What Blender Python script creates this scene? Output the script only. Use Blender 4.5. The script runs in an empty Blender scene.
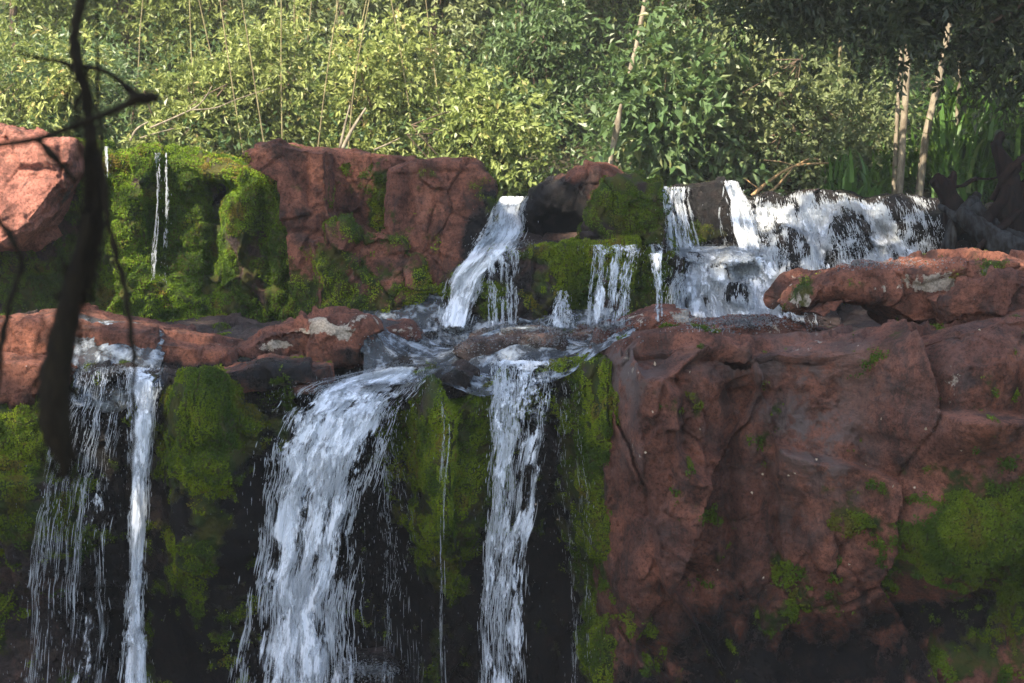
import bpy, math, random
import numpy as np
from mathutils import Vector, Matrix
from mathutils.bvhtree import BVHTree
R = math.radians
rng = np.random.default_rng(7)
random.seed(7)
SC = bpy.context.scene
COL = SC.collection

# ------------------------------------------------------------------ camera, world, sun, exposure
F = 1024 * 50 / 36.0
HOR = 220.0
PITCH = math.atan((341.5 - HOR) / F)
cd = bpy.data.cameras.new('camera'); cam = bpy.data.objects.new('camera', cd); COL.objects.link(cam)
cam.location = (0, 0, 0); cam.rotation_euler = (R(90) - PITCH, 0, 0)
cd.lens = 50; cd.sensor_width = 36; cd.clip_start = 0.1; cd.clip_end = 600
cd.dof.use_dof = True; cd.dof.focus_distance = 11.2; cd.dof.aperture_fstop = 2.8
SC.camera = cam
SUN_FROM = Vector((-0.44, -0.55, 0.71)).normalized()
w = bpy.data.worlds.new('World'); SC.world = w; w.use_nodes = True
nt = w.node_tree
sky = nt.nodes.new('ShaderNodeTexSky'); sky.sky_type = 'NISHITA'; sky.sun_disc = False
sky.sun_elevation = math.asin(SUN_FROM.z); sky.sun_rotation = math.atan2(SUN_FROM.x, SUN_FROM.y)
bg = nt.nodes['Background']; nt.links.new(sky.outputs[0], bg.inputs[0]); bg.inputs[1].default_value = 0.15
sl = bpy.data.lights.new('sun', 'SUN'); sl.energy = 5.0; sl.angle = R(0.53); sl.color = (1.0, 0.93, 0.80)
so = bpy.data.objects.new('sun', sl); COL.objects.link(so)
so.rotation_euler = SUN_FROM.to_track_quat('Z', 'Y').to_euler()
SC.view_settings.view_transform = 'Standard'; SC.view_settings.look = 'None'
SC.view_settings.exposure = 1.6; SC.view_settings.gamma = 1; SC.view_settings.use_curve_mapping = False
SC.view_settings.use_white_balance = True; SC.view_settings.white_balance_temperature = 7150
SC.cycles.max_bounces = 6; SC.cycles.transparent_max_bounces = 12
SC.cycles.diffuse_bounces = 3; SC.cycles.glossy_bounces = 2

CR, SR = math.cos(PITCH), math.sin(PITCH)
def ray(px, py):
    a = (np.asarray(px, float) - 512) / F; b = -(np.asarray(py, float) - 341.5) / F
    # camera axes: right (1,0,0), up (0,SR,CR), forward (0,CR,-SR)
    return np.stack([a + 0 * b, CR + b * SR + 0 * a, -SR + b * CR + 0 * a], -1)
def P(px, py, Y):
    d = ray(px, py); return d * (np.asarray(Y, float) / d[..., 1])[..., None]
def proj(v):
    x, y, z = v[:, 0], v[:, 1], v[:, 2]
    f = np.maximum(y * CR - z * SR, 0.05); u = y * SR + z * CR
    return 512 + F * x / f, 341.5 - F * u / f

# ------------------------------------------------------------------ noise
PERM = rng.permutation(256).astype(np.int64); PERM = np.concatenate([PERM, PERM, PERM])
GR = rng.normal(size=(256, 3)); GR /= np.linalg.norm(GR, axis=1)[:, None]
RND = rng.random((256, 4))
def perlin(p):
    i = np.floor(p).astype(np.int64); f = p - i; i &= 255
    s = f * f * f * (f * (f * 6 - 15) + 10)
    out = 0
    for a in (0, 1):
        for b in (0, 1):
            for c in (0, 1):
                h = PERM[PERM[PERM[(i[:, 0] + a) & 255] + ((i[:, 1] + b) & 255)] + ((i[:, 2] + c) & 255)]
                g = GR[h]
                d = g[:, 0] * (f[:, 0] - a) + g[:, 1] * (f[:, 1] - b) + g[:, 2] * (f[:, 2] - c)
                wt = (s[:, 0] if a else 1 - s[:, 0]) * (s[:, 1] if b else 1 - s[:, 1]) * (s[:, 2] if c else 1 - s[:, 2])
                out = out + wt * d
    return out * 1.5
def fbm(p, o=4, g=0.5):
    t = 0; a = 1.0
    for k in range(o):
        t = t + a * perlin(p * (2.03 ** k) + 17.3 * k); a *= g
    return t
def ridged(p, o=4):
    t = 0; a = 1.0
    for k in range(o):
        t = t + a * (1 - 2.2 * np.abs(perlin(p * (2.07 ** k) + 9.1 * k))); a *= 0.5
    return t / 1.9
def voro(p, vec=False):
    i = np.floor(p).astype(np.int64); f = p - i
    f1 = np.full(len(p), 9.0); f2 = np.full(len(p), 9.0); cid = np.zeros(len(p), np.int64); dv = np.zeros((len(p), 3))
    for a in (-1, 0, 1):
        for b in (-1, 0, 1):
            for c in (-1, 0, 1):
                h = PERM[PERM[PERM[(i[:, 0] + a) & 255] + ((i[:, 1] + b) & 255)] + ((i[:, 2] + c) & 255)]
                r = RND[h]
                e = r[:, :3] + np.array([a, b, c]) - f; d = np.sqrt((e ** 2).sum(1))
                n = d < f1
                if vec: dv = np.where(n[:, None], e, dv)
                f2 = np.where(n, f1, np.minimum(f2, d)); cid = np.where(n, h, cid); f1 = np.where(n, d, f1)
    return (f1, f2, cid, dv) if vec else (f1, f2, cid)
def facets(p, k=1.0):
    # broken planar faces: every cell is a tilted plane
    f1, f2, cid, dv = voro(p, True)
    g = (RND[cid][:, :3] - .5) * 2
    h = RND[cid][:, 3] - .5; t = -np.einsum('ij,ij->i', g, dv) * .65
    return (h + t) * sstep(0, .025, f2 - f1), f2 - f1
def sstep(a, b, x):
    t = np.clip((x - a) / (b - a), 0, 1); return t * t * (3 - 2 * t)
def blobs(px, py, feats):
    """sum of soft ellipses given at photograph positions: (x, y, rx, ry, value)"""
    o = np.zeros(len(px))
    for (cx, cy, rx, ry, v) in feats:
        o += v * np.exp(-(((px - cx) / rx) ** 2 + ((py - cy) / ry) ** 2) * 1.2)
    return o

# ------------------------------------------------------------------ meshes
def tag(o, label=None, cat=None, group=None, kind=None):
    if label: o['label'] = label
    if cat: o['category'] = cat
    if group: o['group'] = group
    if kind: o['kind'] = kind
    return o
def mk(name, verts, faces, mat, parent=None, smooth=True, attrs=None, fattrs=None):
    verts = np.ascontiguousarray(verts, np.float32); faces = np.asarray(faces, np.int32)
    me = bpy.data.meshes.new(name); n = len(faces); k = faces.shape[1]
    me.vertices.add(len(verts)); me.vertices.foreach_set('co', verts.ravel())
    me.loops.add(n * k); me.loops.foreach_set('vertex_index', np.ascontiguousarray(faces).ravel())
    me.polygons.add(n); me.polygons.foreach_set('loop_start', np.arange(0, n * k, k, dtype=np.int32))
    me.polygons.foreach_set('use_smooth', np.full(n, smooth))
    me.update(calc_edges=True)
    for d, dom in ((attrs, 'POINT'), (fattrs, 'FACE')):
        if d:
            for a, v in d.items():
                at = me.attributes.new(a, 'FLOAT', dom); at.data.foreach_set('value', np.asarray(v, np.float32))
    if mat: me.materials.append(mat)
    o = bpy.data.objects.new(name, me); COL.objects.link(o)
    if parent: o.parent = parent
    return o
def gridfaces(nu, nv, flip=False):
    a = (np.arange(nu - 1)[:, None] * nv + np.arange(nv - 1)[None, :]).ravel()
    f = np.stack([a, a + 1, a + nv + 1, a + nv], -1)
    return f[:, ::-1] if flip else f
def vnormals(v, f):
    fn = np.cross(v[f[:, 2]] - v[f[:, 0]], v[f[:, 3]] - v[f[:, 1]])
    n = np.zeros_like(v)
    for k in range(4):
        for c in range(3):
            n[:, c] += np.bincount(f[:, k], fn[:, c], len(v))
    return n / np.maximum(np.linalg.norm(n, axis=1), 1e-9)[:, None]
def tube(path, rad, sides=7, rough=0.0, res=1, ends=True):
    """tapered tube through points; returns verts, quads"""
    path = np.asarray(path, float); rad = np.asarray(rad, float)
    if res > 1:
        t = np.linspace(0, len(path) - 1, (len(path) - 1) * res + 1)
        k = np.arange(len(path))
        # catmull-rom
        i = np.clip(np.floor(t).astype(int), 0, len(path) - 2); f = (t - i)[:, None]
        p0 = path[np.maximum(i - 1, 0)]; p1 = path[i]; p2 = path[i + 1]; p3 = path[np.minimum(i + 2, len(path) - 1)]
        path = 0.5 * (2 * p1 + (p2 - p0) * f + (2 * p0 - 5 * p1 + 4 * p2 - p3) * f * f + (3 * p1 - p0 - 3 * p2 + p3) * f ** 3)
        rad = np.interp(t, k, rad)
    n = len(path)
    if ends:
        path = np.vstack([path[:1], path, path[-1:]]); rad = np.concatenate([[rad[0] * .02], rad, [rad[-1] * .02]]); n += 2
    tg = np.gradient(path, axis=0); tg /= np.maximum(np.linalg.norm(tg, axis=1), 1e-9)[:, None]
    if ends: tg[0] = tg[1]; tg[-1] = tg[-2]
    ref = np.array([0.31, 0.87, 0.38]); a = np.cross(tg, ref); a /= np.maximum(np.linalg.norm(a, axis=1), 1e-6)[:, None]
    b = np.cross(tg, a)
    th = np.linspace(0, 2 * math.pi, sides, endpoint=False)
    off = a[:, None] * np.cos(th)[None, :, None] + b[:, None] * np.sin(th)[None, :, None]
    v = path[:, None] + off * rad[:, None, None]
    if rough > 0:
        q = v.reshape(-1, 3)
        d = perlin(q / rough[0] + 3.3) * rough[1] if isinstance(rough, tuple) else perlin(q * 9) * rough
        v = path[:, None] + off * (rad[:, None, None] * (1 + d.reshape(n, sides, 1)))
    idx = np.arange(n * sides).reshape(n, sides); nx = np.roll(idx, -1, 1)
    f = np.stack([idx[:-1], nx[:-1], nx[1:], idx[1:]], -1).reshape(-1, 4)
    return v.reshape(-1, 3), f
def merge(parts):
    V = []; Fc = []; o = 0
    for v, f in parts:
        V.append(v); Fc.append(np.asarray(f) + o); o += len(v)
    return np.vstack(V), np.vstack(Fc)

# ------------------------------------------------------------------ materials
def newmat(name):
    m = bpy.data.materials.new(name); m.use_nodes = True
    t = m.node_tree; b = t.nodes['Principled BSDF']; return m, t, b
def N(t, typ, **k):
    n = t.nodes.new(typ)
    for a, v in k.items():
        if a.startswith('i_'): n.inputs[int(a[2:])].default_value = v
        else: setattr(n, a, v)
    return n
def attr(t, name): return N(t, 'ShaderNodeAttribute', attribute_name=name).outputs['Fac']
def mixc(t, fac, a, b):
    n = t.nodes.new('ShaderNodeMix'); n.data_type = 'RGBA'
    for s, v in ((0, fac), (6, a), (7, b)):
        if isinstance(v, bpy.types.NodeSocket): t.links.new(v, n.inputs[s])
        else: n.inputs[s].default_value = (*v, 1) if isinstance(v, tuple) else v
    return n.outputs[2]
def math_(t, op, a, b=0.0, clamp=False):
    n = t.nodes.new('ShaderNodeMath'); n.operation = op; n.use_clamp = clamp
    for s, v in ((0, a), (1, b)):
        if isinstance(v, bpy.types.NodeSocket): t.links.new(v, n.inputs[s])
        else: n.inputs[s].default_value = v
    return n.outputs[0]
def noise(t, scale, detail=4, rough=0.55, vec=None, dist=0.0):
    n = N(t, 'ShaderNodeTexNoise'); n.inputs['Scale'].default_value = scale; n.inputs['Detail'].default_value = detail
    n.inputs['Roughness'].default_value = rough; n.inputs['Distortion'].default_value = dist
    if vec is None: vec = N(t, 'ShaderNodeNewGeometry').outputs['Position']
    t.links.new(vec, n.inputs['Vector']); return n.outputs['Fac']
def ramp(t, fac, a, b, c0=0.0, c1=1.0):
    n = N(t, 'ShaderNodeMapRange'); t.links.new(fac, n.inputs[0]); n.interpolation_type = 'SMOOTHSTEP'
    n.inputs[1].default_value = a; n.inputs[2].default_value = b; n.inputs[3].default_value = c0; n.inputs[4].default_value = c1
    return n.outputs[0]
def rock_material(name, c1, c2, c3, wetc=(0.011, 0.0095, 0.0095)):
    m, t, b = newmat(name)
    col = mixc(t, ramp(t, noise(t, 1.7, 6), .38, .62), c1, c2)
    col = mixc(t, ramp(t, noise(t, 3.1, 8, .65), .50, .68), col, c3)
    speck = math_(t, 'MULTIPLY', ramp(t, noise(t, 42, 8, .85), .38, .54, 0.38, 1.15), ramp(t, noise(t, 4.5, 8, .75), .38, .56, .5, 1.2))
    mm = t.nodes.new('ShaderNodeVectorMath'); mm.operation = 'SCALE'
    t.links.new(col, mm.inputs[0]); t.links.new(speck, mm.inputs['Scale']); col = mm.outputs[0]
    col = mixc(t, ramp(t, noise(t, 120, 3, .7), .62, .74, 0, .35), col, tuple(min(1, x * 1.9 + .03) for x in c1))
    grey = attr(t, 'grey'); col = mixc(t, math_(t, 'MULTIPLY', grey, ramp(t, noise(t, 5, 6, .65), .40, .55, .15, 1.0), True), col, (0.17, 0.125, 0.115))
    mp = N(t, 'ShaderNodeMapping'); mp.inputs['Scale'].default_value = (3.2, 3.2, .7); t.links.new(N(t, 'ShaderNodeNewGeometry').outputs['Position'], mp.inputs[0])
    st = noise(t, 1.6, 8, .7, mp.outputs[0], .6)
    col = mixc(t, ramp(t, st, .54, .66, 0, .75), col, (0.06, 0.036, 0.031)); col = mixc(t, ramp(t, st, .30, .42, .35, 0), col, (0.33, 0.17, 0.125))
    lich = ramp(t, math_(t, 'ADD', attr(t, 'lichen'), math_(t, 'MULTIPLY', math_(t, 'SUBTRACT', noise(t, 13, 6, .7), .5), 1.6)), .52, .62)
    col = mixc(t, lich, col, mixc(t, ramp(t, noise(t, 60, 3), .4, .6), (0.56, 0.47, 0.38), (0.36, 0.30, 0.24)))
    wet = ramp(t, math_(t, 'ADD', attr(t, 'wet'), math_(t, 'MULTIPLY', math_(t, 'SUBTRACT', noise(t, 6, 9, .78), .5), 1.9)), .3, .85)
    col = mixc(t, wet, col, mixc(t, ramp(t, noise(t, 9, 5), .45, .7), wetc, (0.026, 0.018, 0.015)))
    mo = attr(t, 'moss'); mo = ramp(t, math_(t, 'ADD', mo, math_(t, 'MULTIPLY', math_(t, 'SUBTRACT', noise(t, 22, 5, .7), .5), .9)), .35, .7)
    col = mixc(t, mo, col, mixc(t, ramp(t, noise(t, 7, 4), .4, .62), (0.035, 0.055, 0.008), (0.075, 0.07, 0.014)))
    t.links.new(col, b.inputs['Base Color'])
    ro = math_(t, 'SUBTRACT', .82, math_(t, 'MULTIPLY', wet, .56)); ro = math_(t, 'ADD', ro, math_(t, 'MULTIPLY', mo, .3), True)
    t.links.new(ro, b.inputs['Roughness']); b.inputs['Specular IOR Level'].default_value = .3
    h = math_(t, 'ADD', noise(t, 32, 10, .80), math_(t, 'MULTIPLY', noise(t, 110, 4, .7), .35))
    vo = N(t, 'ShaderNodeTexVoronoi'); vo.inputs['Scale'].default_value = 34
    t.links.new(N(t, 'ShaderNodeNewGeometry').outputs['Position'], vo.inputs['Vector'])
    h = math_(t, 'ADD', h, ramp(t, vo.outputs['Distance'], .0, .28, -.35, 0))
    bp = N(t, 'ShaderNodeBump'); bp.inputs['Strength'].default_value = 1.0; bp.inputs['Distance'].default_value = .03
    t.links.new(h, bp.inputs['Height']); t.links.new(bp.outputs[0], b.inputs['Normal'])
    return m
M_red = rock_material('red_rock', (0.27, 0.10, 0.062), (0.145, 0.056, 0.038), (0.08, 0.042, 0.034))
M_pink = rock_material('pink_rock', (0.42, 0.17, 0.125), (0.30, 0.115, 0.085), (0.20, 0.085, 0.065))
M_dark = rock_material('dark_rock', (0.07, 0.045, 0.038), (0.04, 0.028, 0.025), (0.11, 0.06, 0.045))
def leaf_material(name, ca, cb, cc, trans=.34, rough=.42, spec=.45):
    m, t, b = newmat(name)
    r = attr(t, 'rnd')
    col = mixc(t, ramp(t, r, .05, .75), ca, cb)
    col = mixc(t, ramp(t, r, .86, .97), col, cc)
    col = mixc(t, ramp(t, noise(t, .8, 3), .42, .62, 0, .5), col, tuple(x * .6 for x in ca))
    oi = N(t, 'ShaderNodeObjectInfo'); col = mixc(t, ramp(t, oi.outputs['Random'], .2, 1.0, 0, .55), col, ca)
    t.links.new(col, b.inputs['Base Color']); b.inputs['Roughness'].default_value = rough
    b.inputs['Specular IOR Level'].default_value = spec
    tr = N(t, 'ShaderNodeBsdfTranslucent'); t.links.new(mixc(t, .35, col, (0.18, 0.24, 0.03)), tr.inputs[0])
    mx = N(t, 'ShaderNodeMixShader'); mx.inputs[0].default_value = trans
    t.links.new(b.outputs[0], mx.inputs[1]); t.links.new(tr.outputs[0], mx.inputs[2])
    t.links.new(mx.outputs[0], t.nodes['Material Output'].inputs[0]); return m
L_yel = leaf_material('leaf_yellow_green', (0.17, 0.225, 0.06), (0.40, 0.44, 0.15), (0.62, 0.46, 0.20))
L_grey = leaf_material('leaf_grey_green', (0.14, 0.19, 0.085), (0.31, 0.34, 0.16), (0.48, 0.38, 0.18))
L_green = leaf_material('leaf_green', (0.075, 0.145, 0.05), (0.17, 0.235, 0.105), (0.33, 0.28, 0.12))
L_dark = leaf_material('leaf_dark', (0.022, 0.036, 0.018), (0.045, 0.06, 0.024), (0.10, 0.10, 0.03), .25)  # darker leaf colour with the shade of the shadowed trees put into it
L_reed = leaf_material('reed_blade', (0.08, 0.18, 0.035), (0.15, 0.27, 0.06), (0.32, 0.27, 0.12), .4)
L_moss = leaf_material('moss_tuft', (0.05, 0.095, 0.007), (0.25, 0.32, 0.012), (0.24, 0.16, 0.03), .25, .7, .25)
L_mossb = leaf_material('moss_bright', (0.04, 0.085, 0.007), (0.19, 0.30, 0.012), (0.24, 0.15, 0.03), .25, .7, .25)
def bark_material(name, a, bcol, s=1.0):
    m, t, b = newmat(name)
    mp = N(t, 'ShaderNodeMapping'); mp.inputs['Scale'].default_value = (1, 1, .25)
    t.links.new(N(t, 'ShaderNodeNewGeometry').outputs['Position'], mp.inputs[0])
    n = noise(t, 22 * s, 6, .65, mp.outputs[0])
    t.links.new(mixc(t, ramp(t, n, .38, .62), a, bcol), b.inputs['Base Color']); b.inputs['Roughness'].default_value = .85
    bp = N(t, 'ShaderNodeBump'); bp.inputs['Strength'].default_value = .7; bp.inputs['Distance'].default_value = .02
    t.links.new(n, bp.inputs['Height']); t.links.new(bp.outputs[0], b.inputs['Normal']); return m
B_pale = bark_material('bark_pale', (0.27, 0.23, 0.17), (0.13, 0.10, 0.07))
B_brown = bark_material('bark_brown', (0.15, 0.10, 0.065), (0.07, 0.048, 0.033))
B_cane = bark_material('bark_cane', (0.28, 0.24, 0.12), (0.14, 0.11, 0.06))
B_black = bark_material('bark_black', (0.009, 0.007, 0.005), (0.018, 0.014, 0.009), 3); B_black.node_tree.nodes['Principled BSDF'].inputs['Specular IOR Level'].default_value = .1
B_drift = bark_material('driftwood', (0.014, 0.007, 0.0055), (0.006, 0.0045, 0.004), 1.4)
B_driftgrey = bark_material('driftwood_grey', (0.030, 0.032, 0.034), (0.009, 0.007, 0.006), 1.0)
for m_ in (B_drift, B_driftgrey): m_.node_tree.nodes['Principled BSDF'].inputs['Specular IOR Level'].default_value = .12  # both driftwood colours are darkened in place of the shade over that corner
def water_material():
    m, t, b = newmat('falling_water')
    cv = N(t, 'ShaderNodeCombineXYZ')
    t.links.new(attr(t, 'fu'), cv.inputs[0]); t.links.new(attr(t, 'fv'), cv.inputs[1])
    s1 = N(t, 'ShaderNodeMapping'); s1.inputs['Scale'].default_value = (30, 8, 1); t.links.new(cv.outputs[0], s1.inputs[0])
    s2 = N(t, 'ShaderNodeMapping'); s2.inputs['Scale'].default_value = (80, 26, 1); t.links.new(cv.outputs[0], s2.inputs[0])
    n1 = noise(t, 1, 5, .6, s1.outputs[0], .4); n2 = noise(t, 1, 4, .6, s2.outputs[0], .3)
    a = math_(t, 'ADD', math_(t, 'MULTIPLY', n1, .65), math_(t, 'MULTIPLY', n2, .35))
    a = math_(t, 'ADD', a, math_(t, 'MULTIPLY', math_(t, 'SUBTRACT', attr(t, 'dens'), .5), .5))
    al = ramp(t, a, .45, .64, 0.0, .86)
    b.inputs['Base Color'].default_value = (0.78, 0.82, 0.88, 1); b.inputs['Roughness'].default_value = .32
    b.inputs['Subsurface Weight'].default_value = 0
    t.links.new(al, b.inputs['Alpha'])
    bp = N(t, 'ShaderNodeBump'); bp.inputs['Strength'].default_value = .6; bp.inputs['Distance'].default_value = .012
    t.links.new(n2, bp.inputs['Height']); t.links.new(bp.outputs[0], b.inputs['Normal'])
    return m
M_sheet = water_material()
def spray_material():
    m, t, b = newmat('white_water')
    b.inputs['Base Color'].default_value = (0.90, 0.93, 0.96, 1); b.inputs['Roughness'].default_value = .28
    tr = N(t, 'ShaderNodeBsdfTranslucent'); tr.inputs[0].default_value = (0.90, 0.93, 0.96, 1)
    mx = N(t, 'ShaderNodeMixShader'); mx.inputs[0].default_value = .45
    tp = N(t, 'ShaderNodeBsdfTransparent'); m2 = N(t, 'ShaderNodeMixShader'); m2.inputs[0].default_value = .38
    t.links.new(b.outputs[0], mx.inputs[1]); t.links.new(tr.outputs[0], mx.inputs[2])
    t.links.new(mx.outputs[0], m2.inputs[1]); t.links.new(tp.outputs[0], m2.inputs[2])
    t.links.new(m2.outputs[0], t.nodes['Material Output'].inputs[0]); return m
M_spray = spray_material()
def stream_material():
    m, t, b = newmat('stream_water')
    mp = N(t, 'ShaderNodeMapping'); mp.inputs['Scale'].default_value = (1, .8, 1)
    t.links.new(N(t, 'ShaderNodeNewGeometry').outputs['Position'], mp.inputs[0])
    n = noise(t, 11, 5, .6, mp.outputs[0], .3)
    foam = ramp(t, math_(t, 'ADD', n, math_(t, 'MULTIPLY', noise(t, 3.1, 3), .5)), .68, .92, 0, .6)  # pale blue foam, also painted in place of sky reflections on the ledge water
    b.inputs['Roughness'].default_value = .08
    t.links.new(mixc(t, foam, (0.07, 0.08, 0.09), (0.62, 0.68, 0.75)), b.inputs['Base Color'])
    t.links.new(math_(t, 'ADD', .7, math_(t, 'MULTIPLY', foam, .5), True), b.inputs['Alpha'])
    b.inputs['IOR'].default_value = 1.33; b.inputs['Specular IOR Level'].default_value = 1.0
    bp = N(t, 'ShaderNodeBump'); bp.inputs['Strength'].default_value = 1; bp.inputs['Distance'].default_value = .09
    t.links.new(n, bp.inputs['Height']); t.links.new(bp.outputs[0], b.inputs['Normal']); return m
M_stream = stream_material()
m_, t_, b_ = newmat('forest_floor')
t_.links.new(mixc(t_, ramp(t_, noise(t_, 2, 6), .4, .6), (0.035, 0.03, 0.015), (0.05, 0.06, 0.02)), b_.inputs['Base Color'])
b_.inputs['Roughness'].default_value = .95; M_soil = m_
m_, t_, b_ = newmat('deep_pool')
b_.inputs['Base Color'].default_value = (0.012, 0.015, 0.014, 1); b_.inputs['Roughness'].default_value = .07
bp_ = N(t_, 'ShaderNodeBump'); bp_.inputs['Strength'].default_value = .5; bp_.inputs['Distance'].default_value = .03
t_.links.new(noise(t_, 4, 5), bp_.inputs['Height']); t_.links.new(bp_.outputs[0], b_.inputs['Normal']); M_pool = m_

# ------------------------------------------------------------------ ground
def terrain():
    xs = np.concatenate([np.linspace(-90, -12, 30), np.linspace(-11.5, 11.5, 70), np.linspace(12, 90, 30)])
    ys = np.concatenate([np.linspace(-60, 0, 30), np.linspace(.5, 34, 100), np.linspace(35, 130, 30)])
    X, Y = np.meshgrid(xs, ys, indexing='ij'); q = np.stack([X.ravel(), Y.ravel(), 0 * X.ravel()], -1)
    x, y = q[:, 0], q[:, 1]
    up = 0.05 + sstep(16.8, 20, y) * 0.9 + np.clip(y - 19, 0, 30) * .42 + np.clip(y - 49, 0, 200) * .1
    gorge = -4.3 + 0 * x
    side = sstep(7.5, 11, np.abs(x + .3)) * 5.0
    near = sstep(3.2, -1.5, y) * 2.3 + np.clip(-y - 3, 0, 40) * .12
    low = gorge + np.maximum(side, near)
    z = np.where(y > 15.0, up, low); k = sstep(14.6, 15.4, y); z = low * (1 - k) + up * k
    z += fbm(q * .25, 4) * .35 * (1 - .6 * ((y > 12) & (y < 17)))
    q[:, 2] = z
    o = mk('ground', q, gridfaces(len(xs), len(ys), True), M_soil); tag(o, kind='structure')
terrain()
xs = np.linspace(-9, 9, 60); ys = np.linspace(-1, 11, 40); X, Y = np.meshgrid(xs, ys, indexing='ij')
o = mk('water', np.stack([X.ravel(), Y.ravel(), -3.75 + 0 * X.ravel()], -1), gridfaces(60, 40, True), M_pool); tag(o, kind='structure')

# ------------------------------------------------------------------ rocks
ROCKS = []     # (verts, quads) for water and plants to lie on
def rock_masks(v, moss=(), wet=(), lichen=(), grey=()):
    px, py = proj(v)
    nz = fbm(v * 3.1, 4) * .55
    nm = fbm(v * 2.3 + 40, 4) * .5 + fbm(v * 8 + 4, 3) * .35
    def f(l, k=1.0, nz=nz): return np.clip(blobs(px, py, l) + k * nz * (len(l) > 0), 0, 1.3) if len(l) else np.zeros(len(v))
    return dict(moss=f(moss, 1.25, nm), wet=f(wet, .6), lichen=f(lichen, .8), grey=f(grey, .7))  # wet also carries painted shade on the red cliff and the pink boulder
def leaves_mesh(c, d, n, L, W, fold=.25):
    """quad leaves: centre base c, direction d, normal n, length, width"""
    s = np.cross(d, n); s /= np.maximum(np.linalg.norm(s, axis=1), 1e-9)[:, None]
    n = np.cross(s, d); L = L[:, None]; W = W[:, None]
    a = c; b = c + d * L * .45 + s * W * .5 + n * W * fold; e = c + d * L - n * L * .12; f = c + d * L * .45 - s * W * .5 + n * W * fold
    v = np.stack([a, b, e, f], 1).reshape(-1, 3); i = np.arange(len(c))[:, None] * 4
    return v, np.concatenate([i, i + 1, i + 2, i + 3], 1)
def rand_unit(n):
    q = rng.normal(size=(n, 3)); return q / np.linalg.norm(q, axis=1)[:, None]
def add_moss(parent, v, f, m, n, size=.016, mat=None, thr=.42, down=.5, lim=None):
    fm = m[f].mean(1)
    a, b, c, d = v[f[:, 0]], v[f[:, 1]], v[f[:, 2]], v[f[:, 3]]
    nn = np.cross(c - a, d - b); ar = np.linalg.norm(nn, axis=1) * .5; nn /= np.maximum(ar * 2, 1e-9)[:, None]
    cen = (a + c) / 2; px, py = proj(cen)
    # patchy, clumped
    g1, g2, gc = voro(cen * 11); cl = fbm(cen * 4, 3) * .9 + fm + .34 - .85 * g1 + (RND[gc][:, 1] - .5) * .5
    wgt = ar * np.clip((cl - thr) * 3, 0, 1) * sstep(.22, .5, fm) * ((px > -160) & (px < 1190) & (py < 760))
    if lim: wgt *= lim(cen)
    if wgt.sum() <= 0: return
    idx = rng.choice(len(f), n, p=wgt / wgt.sum())
    u, w_ = rng.random((2, n)); u = u[:, None]; w_ = w_[:, None]
    p = (a[idx] * (1 - u) + b[idx] * u) * (1 - w_) + (d[idx] * (1 - u) + c[idx] * u) * w_
    nr = nn[idx]
    f1, f2, cid = voro(p * 11)
    lump = np.clip(.62 - f1, 0, 1) ** .8 * .025
    p = p + nr * lump[:, None] + nr * .003
    dr = nr * .7 + rand_unit(n) * .75 + np.array([0, 0, -down]); dr /= np.linalg.norm(dr, axis=1)[:, None]
    nrm = nr + rand_unit(n) * .6
    S = size * rng.uniform(.6, 1.5, n)
    lv, lf = leaves_mesh(p, dr, nrm, S, S * .8, .1)
    r = np.clip(.47 + fbm(p * 2.6, 3) * .75 + (RND[cid][:, 3] - .5) * .45 + rng.normal(size=n) * .12, 0, .99)
    o = mk('moss', lv, lf, mat or L_moss, parent, False, None, {'rnd': r}); return o

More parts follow.
